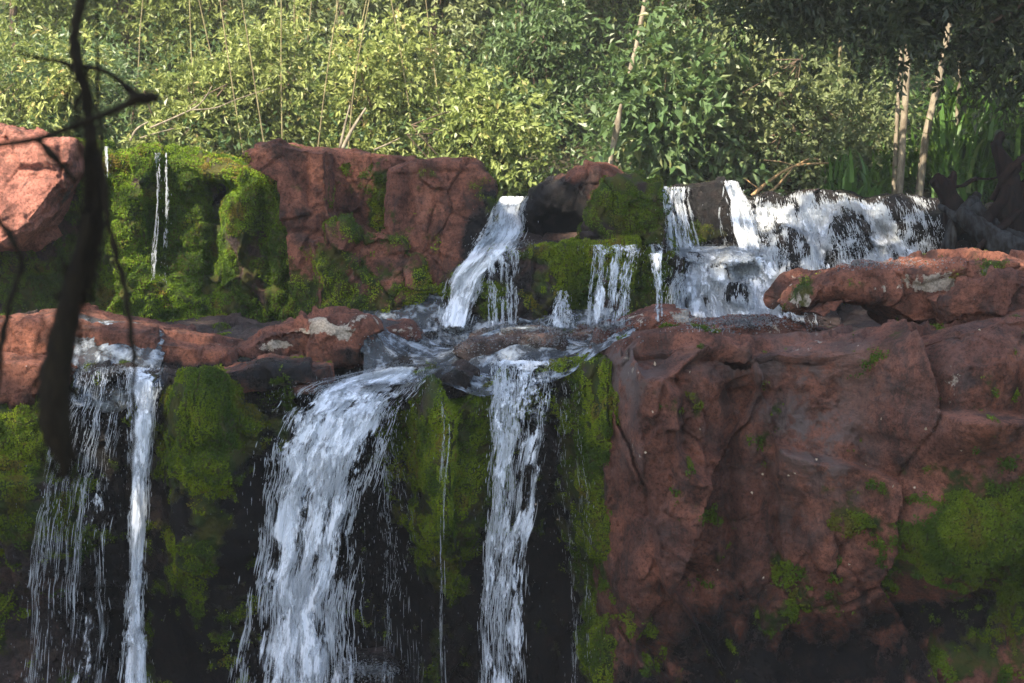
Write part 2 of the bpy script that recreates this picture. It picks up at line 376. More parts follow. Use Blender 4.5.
def cliff(name, pxs, lipY, lipPy, face=3.6, back=3.4, backz=-1.0, zback=None, relief=(), masks={}, mat=None, seed=0.0,
          amp=(.22, .07, .02), step=.0125, lean=.06, cracks=.03, mossamp=.055, x0=None, x1=None, rr=.16):
    """rock wall: level top running back from a rounded lip, face below it. lips given as photograph positions at real distances"""
    pxs = np.array(pxs, float); lipY = np.array(lipY, float); lipPy = np.array(lipPy, float)
    L = P(pxs, lipPy, lipY)
    xa = L[0, 0] if x0 is None else x0; xb = L[-1, 0] if x1 is None else x1
    xs = np.arange(xa, xb, step); nu = len(xs)
    k = np.exp(-np.linspace(-2, 2, 17) ** 2); k /= k.sum()
    sm = lambda q: np.convolve(np.pad(q, 8, 'edge'), k, 'valid')
    ly = sm(np.interp(xs, L[:, 0], L[:, 1])); lz = sm(np.interp(xs, L[:, 0], L[:, 2]))
    tb = np.concatenate([-np.linspace(back ** .6, 0, int(back / .028)) ** (1 / .6), np.arange(step, face, step)])
    nv = len(tb)
    S, Xg = np.meshgrid(tb, xs); LY = ly[:, None] + 0 * S; LZ = lz[:, None] + 0 * S
    top = S < 0
    bz = backz
    hz = LZ + (bz - LZ) * sstep(0, back * .75, -S)
    y = np.where(top, LY - S, LY + S * lean); z = np.where(top, hz, LZ - S)
    # rounded lip
    y = y + rr * np.exp(-np.abs(S) / rr) * np.where(top, .45, .45); z = z - rr * np.exp(-np.abs(S) / rr) * .45
    wf = sstep(-.25, .25, S)
    nrm = np.stack([0 * S, -wf, 1 - wf], -1); nrm /= np.linalg.norm(nrm, axis=-1)[..., None]
    v = np.stack([Xg, y, z], -1).reshape(-1, 3); nrm = nrm.reshape(-1, 3); wf = wf.ravel()
    px, py = proj(v)
    d = blobs(px, py, relief) * wf
    q = v + seed; q2 = q + np.stack([fbm(q * .9 + 5, 2), fbm(q * .9 + 11, 2), fbm(q * .9 + 23, 2)], -1) * .35
    d = d + amp[0] * fbm(q2 * .9, 2) + amp[1] * .3 * fbm(q2 * 3.3, 4) + amp[2] * .75 * ridged(q2 * 13, 4)
    q3 = q + np.stack([fbm(q * 2.2 + 5, 3), fbm(q * 2.2 + 11, 3), fbm(q * 2.2 + 23, 3)], -1) * .035
    h, e = facets(q3 * np.array([1.35, 1.35, .75]))
    d = d + h * amp[1] * 2.6 - cracks * 1.5 * (1 - sstep(0, .03, e)) * sstep(-.35, .1, fbm(q * 1.1, 2))
    h, e = facets(q3 * np.array([4.6, 4.6, 3.2]) + 7)
    d = d - cracks * .6 * (1 - sstep(0, .05, e)) * sstep(0, .3, fbm(q * 1.6 + 31, 2)) + h * amp[1] * .85 * sstep(-.3, .3, fbm(q * 1.3 + 60, 2))
    h, e = facets(q3 * np.array([13, 13, 9.]) + 3)
    d = d + h * amp[2] * .8 * sstep(-.2, .3, fbm(q * 2.3 + 80, 2)) + .006 * perlin(q * 45)
    d = d - .02 * np.clip(fbm(q * 17, 2) - .35, 0, 1) * (mossamp > 0)
    at = rock_masks(v, **masks)
    f1, f2, cid = voro(v * 11)
    d = d + mossamp * sstep(.4, .8, at['moss']) * (1.2 - 1.6 * f1)
    v = v + nrm * (d * np.where(wf < .5, .55, 1))[:, None]
    v[:, 1] = np.maximum(v[:, 1], ly.min() - .9)
    fc = gridfaces(nu, nv, False)
    o = mk(name, v, fc, mat or M_red, attrs=at)
    ROCKS.append((v, fc)); o['_n'] = 0; del o['_n']
    return o, v, fc, at

def remesh(v, f, vox, smooth=2):
    me = bpy.data.meshes.new('t'); me.from_pydata([tuple(p) for p in v], [], [tuple(int(i) for i in q) for q in f]); me.update()
    o = bpy.data.objects.new('t', me); COL.objects.link(o)
    m = o.modifiers.new('r', 'REMESH'); m.mode = 'VOXEL'; m.voxel_size = vox
    if smooth:
        s = o.modifiers.new('s', 'SMOOTH'); s.factor = .5; s.iterations = smooth
    dg = bpy.context.evaluated_depsgraph_get(); ev = o.evaluated_get(dg); e = ev.to_mesh()
    V = np.empty(len(e.vertices) * 3, np.float32); e.vertices.foreach_get('co', V); V = V.reshape(-1, 3).astype(float)
    n = len(e.polygons); Lv = np.empty(len(e.loops), np.int32); e.loops.foreach_get('vertex_index', Lv)
    Fq = Lv.reshape(-1, 4).astype(np.int64) if len(Lv) == n * 4 else None
    ev.to_mesh_clear(); bpy.data.objects.remove(o); bpy.data.meshes.remove(me)
    return V, Fq
def loft(outline, Y, front=.3, back=1.0, tilt=0.0, fs=.72, bs=.8, topback=0.0):
    """closed solid from a silhouette (photo positions at distance Y), pushed forward and back"""
    o = P(np.array([p[0] for p in outline], float), np.array([p[1] for p in outline], float), Y); c = o.mean(0)
    rings = []
    for (sc_, dy) in ((fs * .55, -front * 1.05), (fs, -front), ((1 + fs) / 2 + .04, -front * .55), (1.0, 0), (1.0, back * .5), (bs, back)):
        r = c + (o - c) * sc_; r = r.copy(); r[:, 1] = Y + dy + (o[:, 2] - c[2]) * tilt; r[:, 2] += topback * max(dy, 0); rings.append(r)
    n = len(o); V = np.vstack(rings + [rings[0].mean(0)[None], rings[-1].mean(0)[None]])
    Fs = []
    for k in range(len(rings) - 1):
        for i in range(n):
            j = (i + 1) % n; Fs.append((k * n + i, k * n + j, (k + 1) * n + j, (k + 1) * n + i))
    a = len(rings) * n
    for i in range(n):
        j = (i + 1) % n; Fs.append((a, j, i)); Fs.append((a + 1, (len(rings) - 1) * n + i, (len(rings) - 1) * n + j))
    return V, Fs
def boulder(name, solids, vox=.0135, amp=(.04, .018, .007), masks={}, mat=None, seed=0.0, smooth=1, facet=.03, mossamp=.045, stretch=(1, 1, 1), carve=()):
    V = []; Fs = []; o = 0
    for (v, f) in solids:
        V.append(v); Fs += [tuple(i + o for i in q) for q in f]; o += len(v)
    v, f = remesh(np.vstack(V), Fs, vox, smooth)
    n = vnormals(v, f)
    if ((v - v.mean(0)) * n).sum() < 0: f = f[:, ::-1]; n = -n
    q = (v + seed) * np.array(stretch)
    q2 = q + np.stack([fbm(q * 1.5 + 5, 2), fbm(q * 1.5 + 11, 2), fbm(q * 1.5 + 23, 2)], -1) * .16
    q3 = q + np.stack([fbm(q * 2.6 + 5, 3), fbm(q * 2.6 + 11, 3), fbm(q * 2.6 + 23, 3)], -1) * .05
    d = amp[0] * .8 * fbm(q2 * 1.8, 2) + amp[1] * .5 * fbm(q2 * 5, 3) + amp[2] * ridged(q * 18, 4)
    h, e = facets(q3 * 1.9)
    d += h * facet * 2.1 - facet * .6 * (1 - sstep(0, .03, e))
    h, e = facets(q3 * 6.5 + 3); d += h * facet * .6
    h, e = facets(q3 * 17 + 3); d += h * .009
    if carve:
        px, py = proj(v); n = n.copy(); cv = blobs(px, py, carve) * (n[:, 1] < .2)
    else: cv = 0
    at = rock_masks(v, **masks)
    g1, g2, cid = voro(v * 11)
    d += mossamp * sstep(.4, .8, at['moss']) * (1.1 - 1.6 * g1)
    v = v + n * d[:, None]
    if carve: v[:, 1] += cv
    ob = mk(name, v, f, mat or M_red, attrs=at); ROCKS.append((v, f)); return ob, v, f, at

# --- lower tier, left: wet mossy cliff
lowmoss = [(634, 590, 20, 70, .9), (190, 510, 18, 24, -.5), (235, 560, 16, 40, -.5), (430, 520, 12, 40, -.4), (20, 440, 60, 90, 1.0), (-60, 480, 80, 160, .9), (60, 500, 60, 60, .35), (215, 430, 62, 62, 1.15), (205, 520, 48, 90, .85), (215, 640, 40, 60, .45),
           (470, 395, 50, 28, .8), (450, 450, 62, 60, 1.2), (455, 530, 45, 60, .9), (452, 590, 20, 40, .6), (400, 430, 30, 26, .7), (595, 400, 40, 40, .95), (600, 470, 34, 70, 1.15), (605, 545, 28, 50, 1.0), (600, 640, 26, 80, 1.0), (500, 420, 18, 60, .6), (300, 398, 30, 8, .5)]
lowwet = [(110, 560, 170, 230, .75), (380, 600, 160, 200, 1.15), (540, 600, 70, 190, 1.1), (300, 480, 80, 130, 1.0), (320, 372, 100, 12, .9), (520, 380, 90, 40, .8), (430, 350, 130, 22, .75), (110, 420, 60, 60, .8), (200, 655, 110, 70, .9)]
o_lowL, vL, fL, aL = cliff('mossy_cliff', [-420, -120, 0, 60, 80, 160, 190, 280, 300, 350, 400, 430, 470, 500, 560, 600, 700],
    [10.6, 10.2, 10.0, 10.1, 10.35, 10.4, 10.15, 10.1, 10.3, 10.4, 10.5, 10.25, 10.15, 10.3, 10.3, 10.1, 10.1],
    [385, 385, 392, 384, 368, 370, 392, 396, 398, 386, 374, 388, 374, 362, 360, 364, 350],
    relief=[(215, 405, 55, 16, .12), (215, 440, 55, 14, -.06), (450, 405, 50, 18, .10), (614, 400, 20, 50, .40), (632, 590, 15, 60, .55), (20, 470, 60, 110, .25), (110, 470, 45, 250, -.15), (215, 450, 60, 90, .28), (205, 560, 50, 90, .12), (210, 690, 90, 60, -.35), (300, 560, 50, 200, -.22), (400, 620, 70, 150, -.35),
            (385, 455, 30, 60, -.1), (452, 470, 48, 110, .30), (452, 640, 30, 50, -.2), (520, 500, 30, 120, .0), (556, 590, 36, 120, -.38), (592, 450, 28, 70, .12), (605, 530, 24, 60, .15), (602, 650, 24, 60, .16), (60, 640, 100, 80, -.25)],
    masks=dict(moss=lowmoss, wet=lowwet, grey=[(340, 350, 120, 30, .5)]), mat=M_dark, amp=(.22, .12, .03), seed=3.0, x0=-9.5, x1=1.0)
tag(o_lowL, 'dark wet cliff face draped in green moss behind the three lower waterfalls', 'cliff')
add_moss(o_lowL, vL, fL, aL['moss'], 300000, .0115, L_moss)

# --- lower tier, right: dry red cliff
redmoss = [(975, 530, 85, 46, 1.05), (1040, 510, 80, 70, 1.0), (905, 560, 34, 34, .5), (800, 625, 50, 30, .6), (940, 665, 70, 30, .6), (1000, 640, 60, 30, .3), (690, 600, 30, 30, .15), (1090, 560, 80, 120, .8), (590, 430, 14, 90, .7)]
o_red, vR, fR, aR = cliff('red_cliff', [560, 588, 608, 640, 700, 760, 850, 900, 960, 1024, 1150, 1500],
    [11.2, 10.45, 9.95, 9.6, 9.4, 9.35, 9.3, 9.2, 9.0, 8.9, 8.9, 9.2],
    [360, 352, 345, 336, 334, 336, 340, 334, 322, 304, 300, 300],
    relief=[(660, 372, 70, 22, .10), (705, 480, 40, 60, .08), (752, 400, 26, 14, -.14), (790, 520, 22, 50, -.10), (745, 500, 14, 60, .05), (690, 590, 50, 12, -.08), (1000, 350, 60, 30, .12), (880, 440, 26, 8, -.08), (625, 420, 22, 60, .10), (640, 600, 30, 40, .10), (612, 540, 14, 50, -.12), (735, 440, 26, 60, -.16), (690, 400, 60, 40, .14), (800, 450, 45, 70, .10), (737, 560, 9, 170, -.12), (870, 470, 14, 110, -.08), (955, 395, 70, 60, .42), (915, 400, 22, 22, -.15), (860, 395, 30, 30, -.12),
            (960, 520, 90, 45, .28), (970, 625, 150, 45, -.38), (820, 660, 80, 40, -.35), (690, 650, 60, 70, -.12), (780, 345, 40, 14, .12), (920, 340, 50, 30, .1), (905, 440, 40, 40, .05)],
    masks=dict(moss=redmoss, wet=[(985, 630, 120, 38, .95), (850, 672, 110, 40, .8), (740, 710, 120, 40, .5), (740, 640, 100, 80, .45), (650, 680, 50, 60, .5), (590, 500, 22, 200, .6), (700, 350, 160, 10, .0)],  # wet entries along the bottom paint the gorge and undercut shade
               lichen=[(690, 322, 60, 9, .75), (820, 340, 30, 8, .4), (930, 385, 30, 30, .25)],
               grey=[(810, 420, 70, 90, 1.0), (740, 370, 80, 20, .5), (620, 370, 40, 40, .8)]),
    mat=M_red, seed=31.0, x1=8.0, amp=(.15, .12, .035), backz=-.95, mossamp=.022, rr=.22, back=3.2, cracks=.05)
tag(o_red, 'large dry reddish brown cliff filling the lower right with a patch of moss', 'cliff')
add_moss(o_red, vR, fR, aR['moss'], 150000, .0125, L_moss)

# --- upper tier, left: mossy wall
upmoss = [(120, 230, 70, 110, .95), (170, 170, 60, 25, .8), (195, 260, 55, 90, 1.25), (240, 190, 50, 30, .55), (262, 240, 40, 100, .62), (138, 178, 10, 12, -1.2), (215, 188, 16, 14, -1.1), (206, 245, 11, 50, -.5), (75, 250, 22, 80, -.5), (60, 300, 60, 40, .7), (90, 200, 30, 80, .7), (290, 300, 30, 50, .8), (150, 330, 150, 30, .7)]
o_upL, vU, fU, aU = cliff('moss_wall', [-500, -150, 0, 50, 80, 110, 130, 170, 200, 240, 300, 340],
    [14.6, 14.3, 14.1, 13.9, 13.8, 13.75, 13.8, 13.9, 13.8, 13.7, 13.7, 13.7],
    [150, 145, 140, 140, 146, 150, 150, 150, 156, 163, 170, 172],
    face=2.1, back=3.2, backz=.55,
    relief=[(40, 260, 50, 90, -.2), (206, 235, 15, 55, -.42), (170, 200, 20, 14, -.2), (125, 250, 40, 60, .1), (235, 250, 26, 90, .22), (170, 300, 40, 40, .12), (150, 195, 28, 12, .16), (215, 188, 22, 14, -.42), (195, 260, 10, 60, .12), (150, 215, 10, 30, -.12), (265, 230, 8, 60, -.1)],
    masks=dict(moss=upmoss + [(20, 280, 60, 40, .7)], wet=[(150, 240, 60, 40, .5), (215, 185, 30, 20, .6), (170, 300, 150, 40, .5), (205, 240, 20, 60, .9), (230, 160, 60, 12, .5)]),
    mat=M_dark, seed=57., step=.015, x1=-1.8, amp=(.16, .12, .03))
tag(o_upL, 'tall bright green mossy rock wall of the upper tier left of the red columns', 'cliff')
add_moss(o_upL, vU, fU, aU['moss'], 260000, .0135, L_mossb, down=.7)

# --- red blocks of the upper tier
def block(name, label, outline, Y, front, back, cat='rock', tiltv=0.0, fs=.9, bs=.9, group=None, **k):
    if name == 'rock_column': fs = .975; k['facet'] = .03; k['amp'] = (.025, .010, .005)
    extra = k.pop('extra', []); nm = k.pop('nmoss', 0); ms = k.pop('msize', .02) * .62; nm = int(nm * 2.2)
    ob, v, f, at = boulder(name, [loft(outline, Y, front, back, tiltv, fs, bs)] + extra, **k)
    tag(ob, label, cat, group)
    if nm: add_moss(ob, v, f, at['moss'], nm, ms, L_moss)
    return ob
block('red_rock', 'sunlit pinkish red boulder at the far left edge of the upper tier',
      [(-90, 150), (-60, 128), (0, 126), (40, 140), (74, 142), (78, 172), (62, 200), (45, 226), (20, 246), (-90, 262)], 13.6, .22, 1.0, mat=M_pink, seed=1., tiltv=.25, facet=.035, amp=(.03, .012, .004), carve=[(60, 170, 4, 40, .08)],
      masks=dict(wet=[(70, 200, 18, 40, .5)]))  # this dark mask paints the shadow on the boulder's right side
block('rock_column', 'leftmost block of the red upper columns, touching the moss wall',
      [(246, 158), (280, 144), (330, 152), (334, 200), (336, 338), (298, 338), (292, 270), (288, 215), (284, 178)], 13.25, .3, 1.2, fs=.94, seed=2., facet=.05, carve=[(306, 190, 4, 40, .05), (300, 232, 14, 4, .05)], nmoss=4000, masks=dict(wet=[(305, 215, 24, 16, .6), (316, 300, 24, 36, .9)], moss=[(304, 312, 20, 34, .85)]))
block('rock_column', 'middle red column, narrow and split by a strip of moss',
      [(318, 154), (360, 154), (415, 160), (412, 215), (400, 250), (350, 252), (322, 245)], 13.75, .22, 1.2, fs=.94, seed=5., facet=.05,
      masks=dict(moss=[(381, 200, 11, 34, 1.3), (372, 228, 18, 12, .7)], wet=[(330, 210, 20, 60, .2)]), nmoss=5000)
block('rock_column', 'broad rightmost red column beside the upper chute with its dark wet flank',
      [(393, 172), (412, 162), (478, 167), (492, 184), (491, 215), (478, 250), (455, 300), (440, 330), (400, 330), (402, 260), (388, 225)], 13.2, .3, 1.3, fs=.92, seed=8., facet=.045, carve=[(409, 200, 7, 45, .09), (440, 250, 5, 40, .05), (455, 172, 20, 3, .04)],
      masks=dict(wet=[(486, 240, 24, 80, 1.2), (470, 275, 20, 40, .8)], moss=[(442, 310, 12, 20, .7)]), nmoss=1500)
block('rock_ledge', 'stepped mossy red ledge at the foot of the red columns',
      [(312, 240), (345, 236), (380, 226), (405, 232), (420, 262), (428, 335), (310, 335)], 13.0, .22, .8, fs=.94, seed=11., facet=.07,
      masks=dict(moss=[(335, 280, 26, 60, 1.2), (380, 236, 40, 8, .9), (372, 305, 22, 30, .6), (425, 290, 9, 50, 1.2), (395, 310, 20, 20, .5)], wet=[(345, 310, 8, 30, .8), (390, 330, 60, 8, .5)]), nmoss=16000)
# --- middle: wall below the boulder
midmoss = [(545, 290, 30, 40, 1.0), (640, 280, 40, 50, 1.1), (610, 258, 60, 10, .8), (490, 300, 20, 40, .7), (560, 255, 50, 8, .8), (585, 300, 20, 50, .8), (460, 290, 20, 30, .6)]
o_mid, vM, fM, aM = cliff('mossy_ledge', [430, 460, 490, 560, 620, 672, 684], [12.9, 12.7, 12.6, 12.6, 12.55, 12.6, 12.9], [290, 262, 249, 249, 246, 247, 262],
    face=1.0, back=1.5, backz=-.12, relief=[(575, 300, 8, 40, -.08), (520, 300, 12, 40, -.06)],
    masks=dict(moss=midmoss, wet=[(500, 290, 50, 50, .8), (555, 305, 30, 30, .3), (600, 250, 90, 8, .8), (670, 290, 14, 50, .9)]), mat=M_dark, seed=77., amp=(.09, .07, .02), rr=.05)
tag(o_mid, 'low mossy rock step with small falls below the dark boulder', 'rock ledge')
add_moss(o_mid, vM, fM, aM['moss'], 60000, .012, L_moss)
block('boulder', 'brown boulder with a black hollow left side standing beside the upper chute',
      [(524, 212), (533, 192), (556, 178), (575, 168), (606, 169), (632, 180), (640, 200), (628, 215), (612, 252), (530, 255)], 13.35, .2, 1.1, fs=.8, seed=14., facet=.05, carve=[(562, 234, 34, 30, .22)],
      masks=dict(wet=[(553, 224, 40, 42, 2.6), (540, 200, 24, 24, 1.6), (600, 245, 30, 12, .7)], lichen=[(596, 180, 18, 12, .15)]))
block('mossy_block', 'square moss covered rock right of the brown boulder',
      [(588, 212), (596, 196), (612, 188), (640, 186), (660, 192), (667, 205), (664, 252), (586, 252)], 12.95, .22, .8, fs=.93, seed=17., mat=M_dark,
      facet=.07, amp=(.10, .05, .014), masks=dict(moss=[(625, 200, 60, 22, 1.1), (620, 232, 50, 30, .8)]), nmoss=16000, msize=.019)
# --- right cascade bed
def bed():
    xs = np.arange(P(655, 200, 14)[0], P(1080, 200, 14)[0], .016); ys = np.concatenate([np.arange(12.0, 12.6, .03), np.arange(12.6, 14.6, .009), np.arange(14.6, 17.4, .04)])
    X, Y = np.meshgrid(xs, ys, indexing='ij'); v = np.stack([X.ravel(), Y.ravel(), 0 * X.ravel()], -1)
    x, y = v[:, 0], v[:, 1]; pxx = 512 + F * x / y
    za = np.interp(y, [12.0, 12.7, 12.85, 13.3, 13.4, 13.8, 13.95, 14.3, 17.4], [-1.05, -.98, -.90, -.42, -.30, -.27, -.02, .16, .25])
    zb = np.interp(y, [12.0, 12.9, 13.3, 13.45, 13.8, 14.1, 14.4, 17.4], [-1.0, -.85, -.50, -.42, -.15, .05, .20, .25])
    k = sstep(745, 800, pxx); z = za * (1 - k) + zb * k
    st = (y > 12.6) & (y < 14.6); z += .09 * fbm(v * 1.9 + 9, 3) + .02 * ridged(v * 6, 3) * st; v[:, 1] += st * sstep(12.6, 12.8, y) * .30 * fbm(np.stack([x * 2.2, z * 2.2, 0 * x], -1), 3) - st * sstep(12.6, 12.8, y) * .30 * (facets(np.stack([x * 3.6, z * 5.5, 0 * x + 2], -1))[0])
    z += sstep(13.75, 14.1, y) * np.interp(pxx, [700, 740, 765, 790, 812, 835, 862, 885, 910, 935, 970], [.0, .05, -.07, -.02, .05, .07, -.03, .0, -.09, -.15, -.18])
    v[:, 2] = z; at = rock_masks(v, wet=[(800, 240, 200, 80, 1.3)])
    fc = gridfaces(len(xs), len(ys), True); o = mk('cascade_bed', v, fc, M_dark, attrs=at); ROCKS.append((v, fc))
    tag(o, 'dark wet rock slope under the white cascade at the upper right', 'rock slope')
bed()
WB = lambda x, y: dict(wet=[(x, y, 90, 90, 1.4)])
block('cascade_rock', 'square black rock block at the top left of the right cascade', [(668, 192), (690, 186), (722, 178), (733, 190), (748, 250), (668, 255)], 14.0, .18, .7, fs=.93, mat=M_dark, seed=21., masks=dict(wet=[(705, 205, 60, 60, 1.4)], moss=[(700, 235, 30, 14, 1.0), (665, 230, 8, 40, .8)]), nmoss=3000, facet=.03)
block('cascade_rock', 'pointed black rock poking through the middle of the right cascade', [(758, 260), (770, 238), (786, 227), (802, 240), (808, 270), (768, 272)], 13.5, .25, .4, mat=M_dark, seed=22., masks=WB(780, 250))
block('cascade_rock', 'rounded black rock with water running over it in the right cascade', [(826, 262), (830, 228), (842, 208), (856, 212), (866, 235), (870, 278), (824, 278)], 13.55, .25, .5, mat=M_dark, seed=23., masks=WB(845, 240))
block('cascade_rock', 'small dark rock just above the brown slab at the foot of the cascade', [(784, 292), (786, 275), (796, 268), (808, 280), (810, 300), (790, 300)], 12.85, .1, .3, mat=M_dark, seed=24., masks=WB(795, 280))
block('cascade_rock', 'dark rock under the white fan of the lower right cascade', [(724, 300), (728, 284), (742, 280), (750, 292), (748, 306)], 12.75, .06, .3, mat=M_dark, seed=25., masks=WB(740, 290))
block('cascade_rock', 'low dark rock at the crest of the right cascade', [(764, 206), (775, 198), (800, 198), (806, 210), (780, 214)], 14.9, .1, .4, mat=M_dark, seed=26., masks=WB(785, 205))
block('cascade_rock', 'knobbly dark rock breaking the middle of the cascade crest', [(806, 206), (812, 195), (828, 191), (846, 196), (850, 208)], 14.3, .15, .5, mat=M_dark, seed=71., masks=WB(830, 200))
block('cascade_rock', 'small dark rock at the cascade crest next to the white spout', [(752, 204), (758, 195), (772, 193), (782, 200), (784, 208)], 14.3, .12, .4, mat=M_dark, seed=72., masks=WB(768, 200))
block('cascade_rock', 'wet dark rock at the right end of the cascade crest', [(872, 214), (880, 202), (900, 199), (914, 210), (914, 224), (880, 226)], 14.05, .18, .5, mat=M_dark, seed=73., masks=WB(890, 210))
block('river_rock', 'flat black rock at the upper right edge of the cascade below the reeds', [(868, 203), (880, 196), (915, 195), (950, 204), (958, 222), (900, 226), (872, 214)], 14.6, .2, .8, mat=M_dark, seed=27., masks=WB(910, 210))
block('river_rock', 'black angular rock in front of the driftwood stump', [(890, 222), (930, 212), (965, 214), (985, 240), (990, 275), (915, 275), (898, 250)], 13.7, .2, .8, mat=M_dark, seed=28., masks=WB(930, 240))
block('river_rock', 'large dark rock at the right edge under the driftwood', [(975, 222), (1010, 205), (1060, 200), (1120, 220), (1120, 290), (985, 290)], 13.5, .25, 1.0, mat=M_dark, seed=29., masks=WB(1030, 240))
# --- slabs on the lower ledge
def slabs():
    block('slab', 'long brown slab with a dark hollow beneath, lying on the right cliff top',
      [(786, 306), (800, 285), (830, 272), (880, 268), (930, 262), (990, 258), (1060, 262), (1060, 320), (900, 322), (868, 300), (838, 292), (815, 296), (800, 316)], 10.6, .38, 1.0, mat=M_red, seed=41., vox=.0125, facet=.05, carve=[(842, 316, 28, 15, .5)],
      masks=dict(lichen=[(940, 285, 40, 12, .95), (800, 300, 14, 16, .9), (980, 272, 20, 8, .6)], moss=[(806, 288, 10, 10, .85), (852, 285, 20, 8, .6), (850, 302, 10, 6, .6)]), nmoss=1200)
    block('slab', 'reddish slab overlapping the long brown slab near the right edge', [(930, 300), (960, 278), (1010, 275), (1070, 280), (1080, 330), (945, 325)], 10.0, .3, 1.0, mat=M_red, seed=42., facet=.06, masks=dict(lichen=[(960, 270, 30, 6, .6)]))
    block('boulder', 'low red rounded rock on the far left of the lower ledge', [(-80, 345), (0, 318), (60, 314), (110, 326), (180, 338), (235, 350), (240, 372), (60, 384), (-80, 384)], 11.0, .3, .9, mat=M_red, seed=43., masks=dict(wet=[(210, 368, 70, 12, .9), (100, 372, 90, 8, .8), (150, 352, 20, 4, .5)], lichen=[(200, 345, 30, 5, .35)]))
    block('boulder', 'flat pinkish rock above the left veil fall at the left edge', [(-80, 368), (0, 356), (50, 358), (76, 366), (70, 392), (0, 402), (-80, 402)], 10.35, .25, .6, mat=M_red, seed=44.)
    block('lichen_boulder', 'boulder spotted with cream lichen between the left rocks and the stream', [(238, 350), (262, 330), (300, 321), (350, 320), (372, 328), (378, 350), (340, 362), (250, 362)], 11.3, .2, .6, mat=M_red, seed=45.,
      masks=dict(lichen=[(320, 328, 40, 7, .9), (275, 345, 26, 8, .95), (345, 338, 12, 10, .6)], wet=[(350, 352, 30, 8, .8)]), facet=.05)
    block('boulder', 'small brown rock right behind the lichen boulder', [(362, 336), (385, 326), (408, 326), (420, 338), (400, 350), (368, 350)], 11.7, .12, .4, mat=M_red, seed=46., masks=dict(wet=[(370, 346, 30, 8, .8)], lichen=[(395, 330, 14, 4, .5)]))
    block('boulder', 'low wet brown rock above the wide waterfall', [(190, 372), (260, 362), (330, 366), (332, 384), (250, 392), (200, 388)], 10.45, .2, .5, mat=M_red, seed=47., masks=dict(wet=[(270, 376, 90, 22, .95)], moss=[(240, 386, 30, 5, .6)]), nmoss=800)
    block('boulder', 'dark wet rock splitting the stream above the middle waterfall', [(450, 350), (470, 338), (510, 332), (560, 334), (568, 350), (520, 362), (470, 366)], 11.1, .2, .5, mat=M_dark, seed=48., masks=dict(wet=[(530, 350, 60, 14, .8)], grey=[(500, 345, 60, 14, 1.)]))
    block('boulder', 'black glistening rock between the wide and the middle waterfalls', [(422, 392), (436, 376), (462, 366), (476, 374), (470, 395), (440, 404)], 10.3, .12, .4, mat=M_dark, seed=49., masks=dict(wet=[(440, 385, 60, 30, 1.2)]))
    block('boulder', 'lichen flecked brown rock at the top left of the red cliff', [(600, 336), (625, 322), (665, 314), (705, 318), (730, 330), (700, 345), (620, 345)], 10.5, .2, .6, mat=M_red, seed=50., masks=dict(lichen=[(640, 322, 20, 5, .7), (690, 318, 30, 5, .9)], wet=[(610, 335, 12, 8, .6)]))
    block('boulder', 'brown rock with pale crust at the foot of the right cascade', [(700, 332), (735, 320), (780, 316), (812, 330), (800, 344), (720, 344)], 10.4, .2, .6, mat=M_red, seed=51., masks=dict(lichen=[(745, 322, 30, 5, .6)]))
NBED = len(ROCKS)
slabs()
block('splash_rock', 'small wet rock in the foam at the foot of the wide waterfall', [(338, 676), (350, 668), (378, 666), (392, 676), (390, 700), (340, 700)], 9.5, .1, .5, mat=M_dark, seed=60., vox=.01, masks=dict(wet=[(365, 680, 60, 40, 1.3)]))

# ------------------------------------------------------------------ BVH of all rocks
bv = np.vstack([r[0] for r in ROCKS]); offs = np.cumsum([0] + [len(r[0]) for r in ROCKS[:-1]])
bf = np.vstack([r[1] + o for r, o in zip(ROCKS, offs)])
cpx, cpy = proj(bv[bf[:, 0]]); keep = (cpx > -60) & (cpx < 1084) & (cpy < 760)
bf = bf[keep]
BV = BVHTree.FromPolygons([tuple(p) for p in bv.tolist()], bf.tolist())
O3 = Vector((0, 0, 0))
nb = offs[NBED]; f2_ = bf[(bf < nb).all(1)]
BV_BED = BVHTree.FromPolygons([tuple(p) for p in bv[:nb].tolist()], f2_[proj(bv[f2_[:, 0]])[0] > 600].tolist())
def hitY(px, py, default=40., B=None):
    B = B or BV
    d = ray(px, py); out = np.empty(px.shape)
    for i in np.ndindex(px.shape):
        h = B.ray_cast(O3, Vector(d[i]).normalized())
        out[i] = h[0].y if h[0] is not None else default
    return out

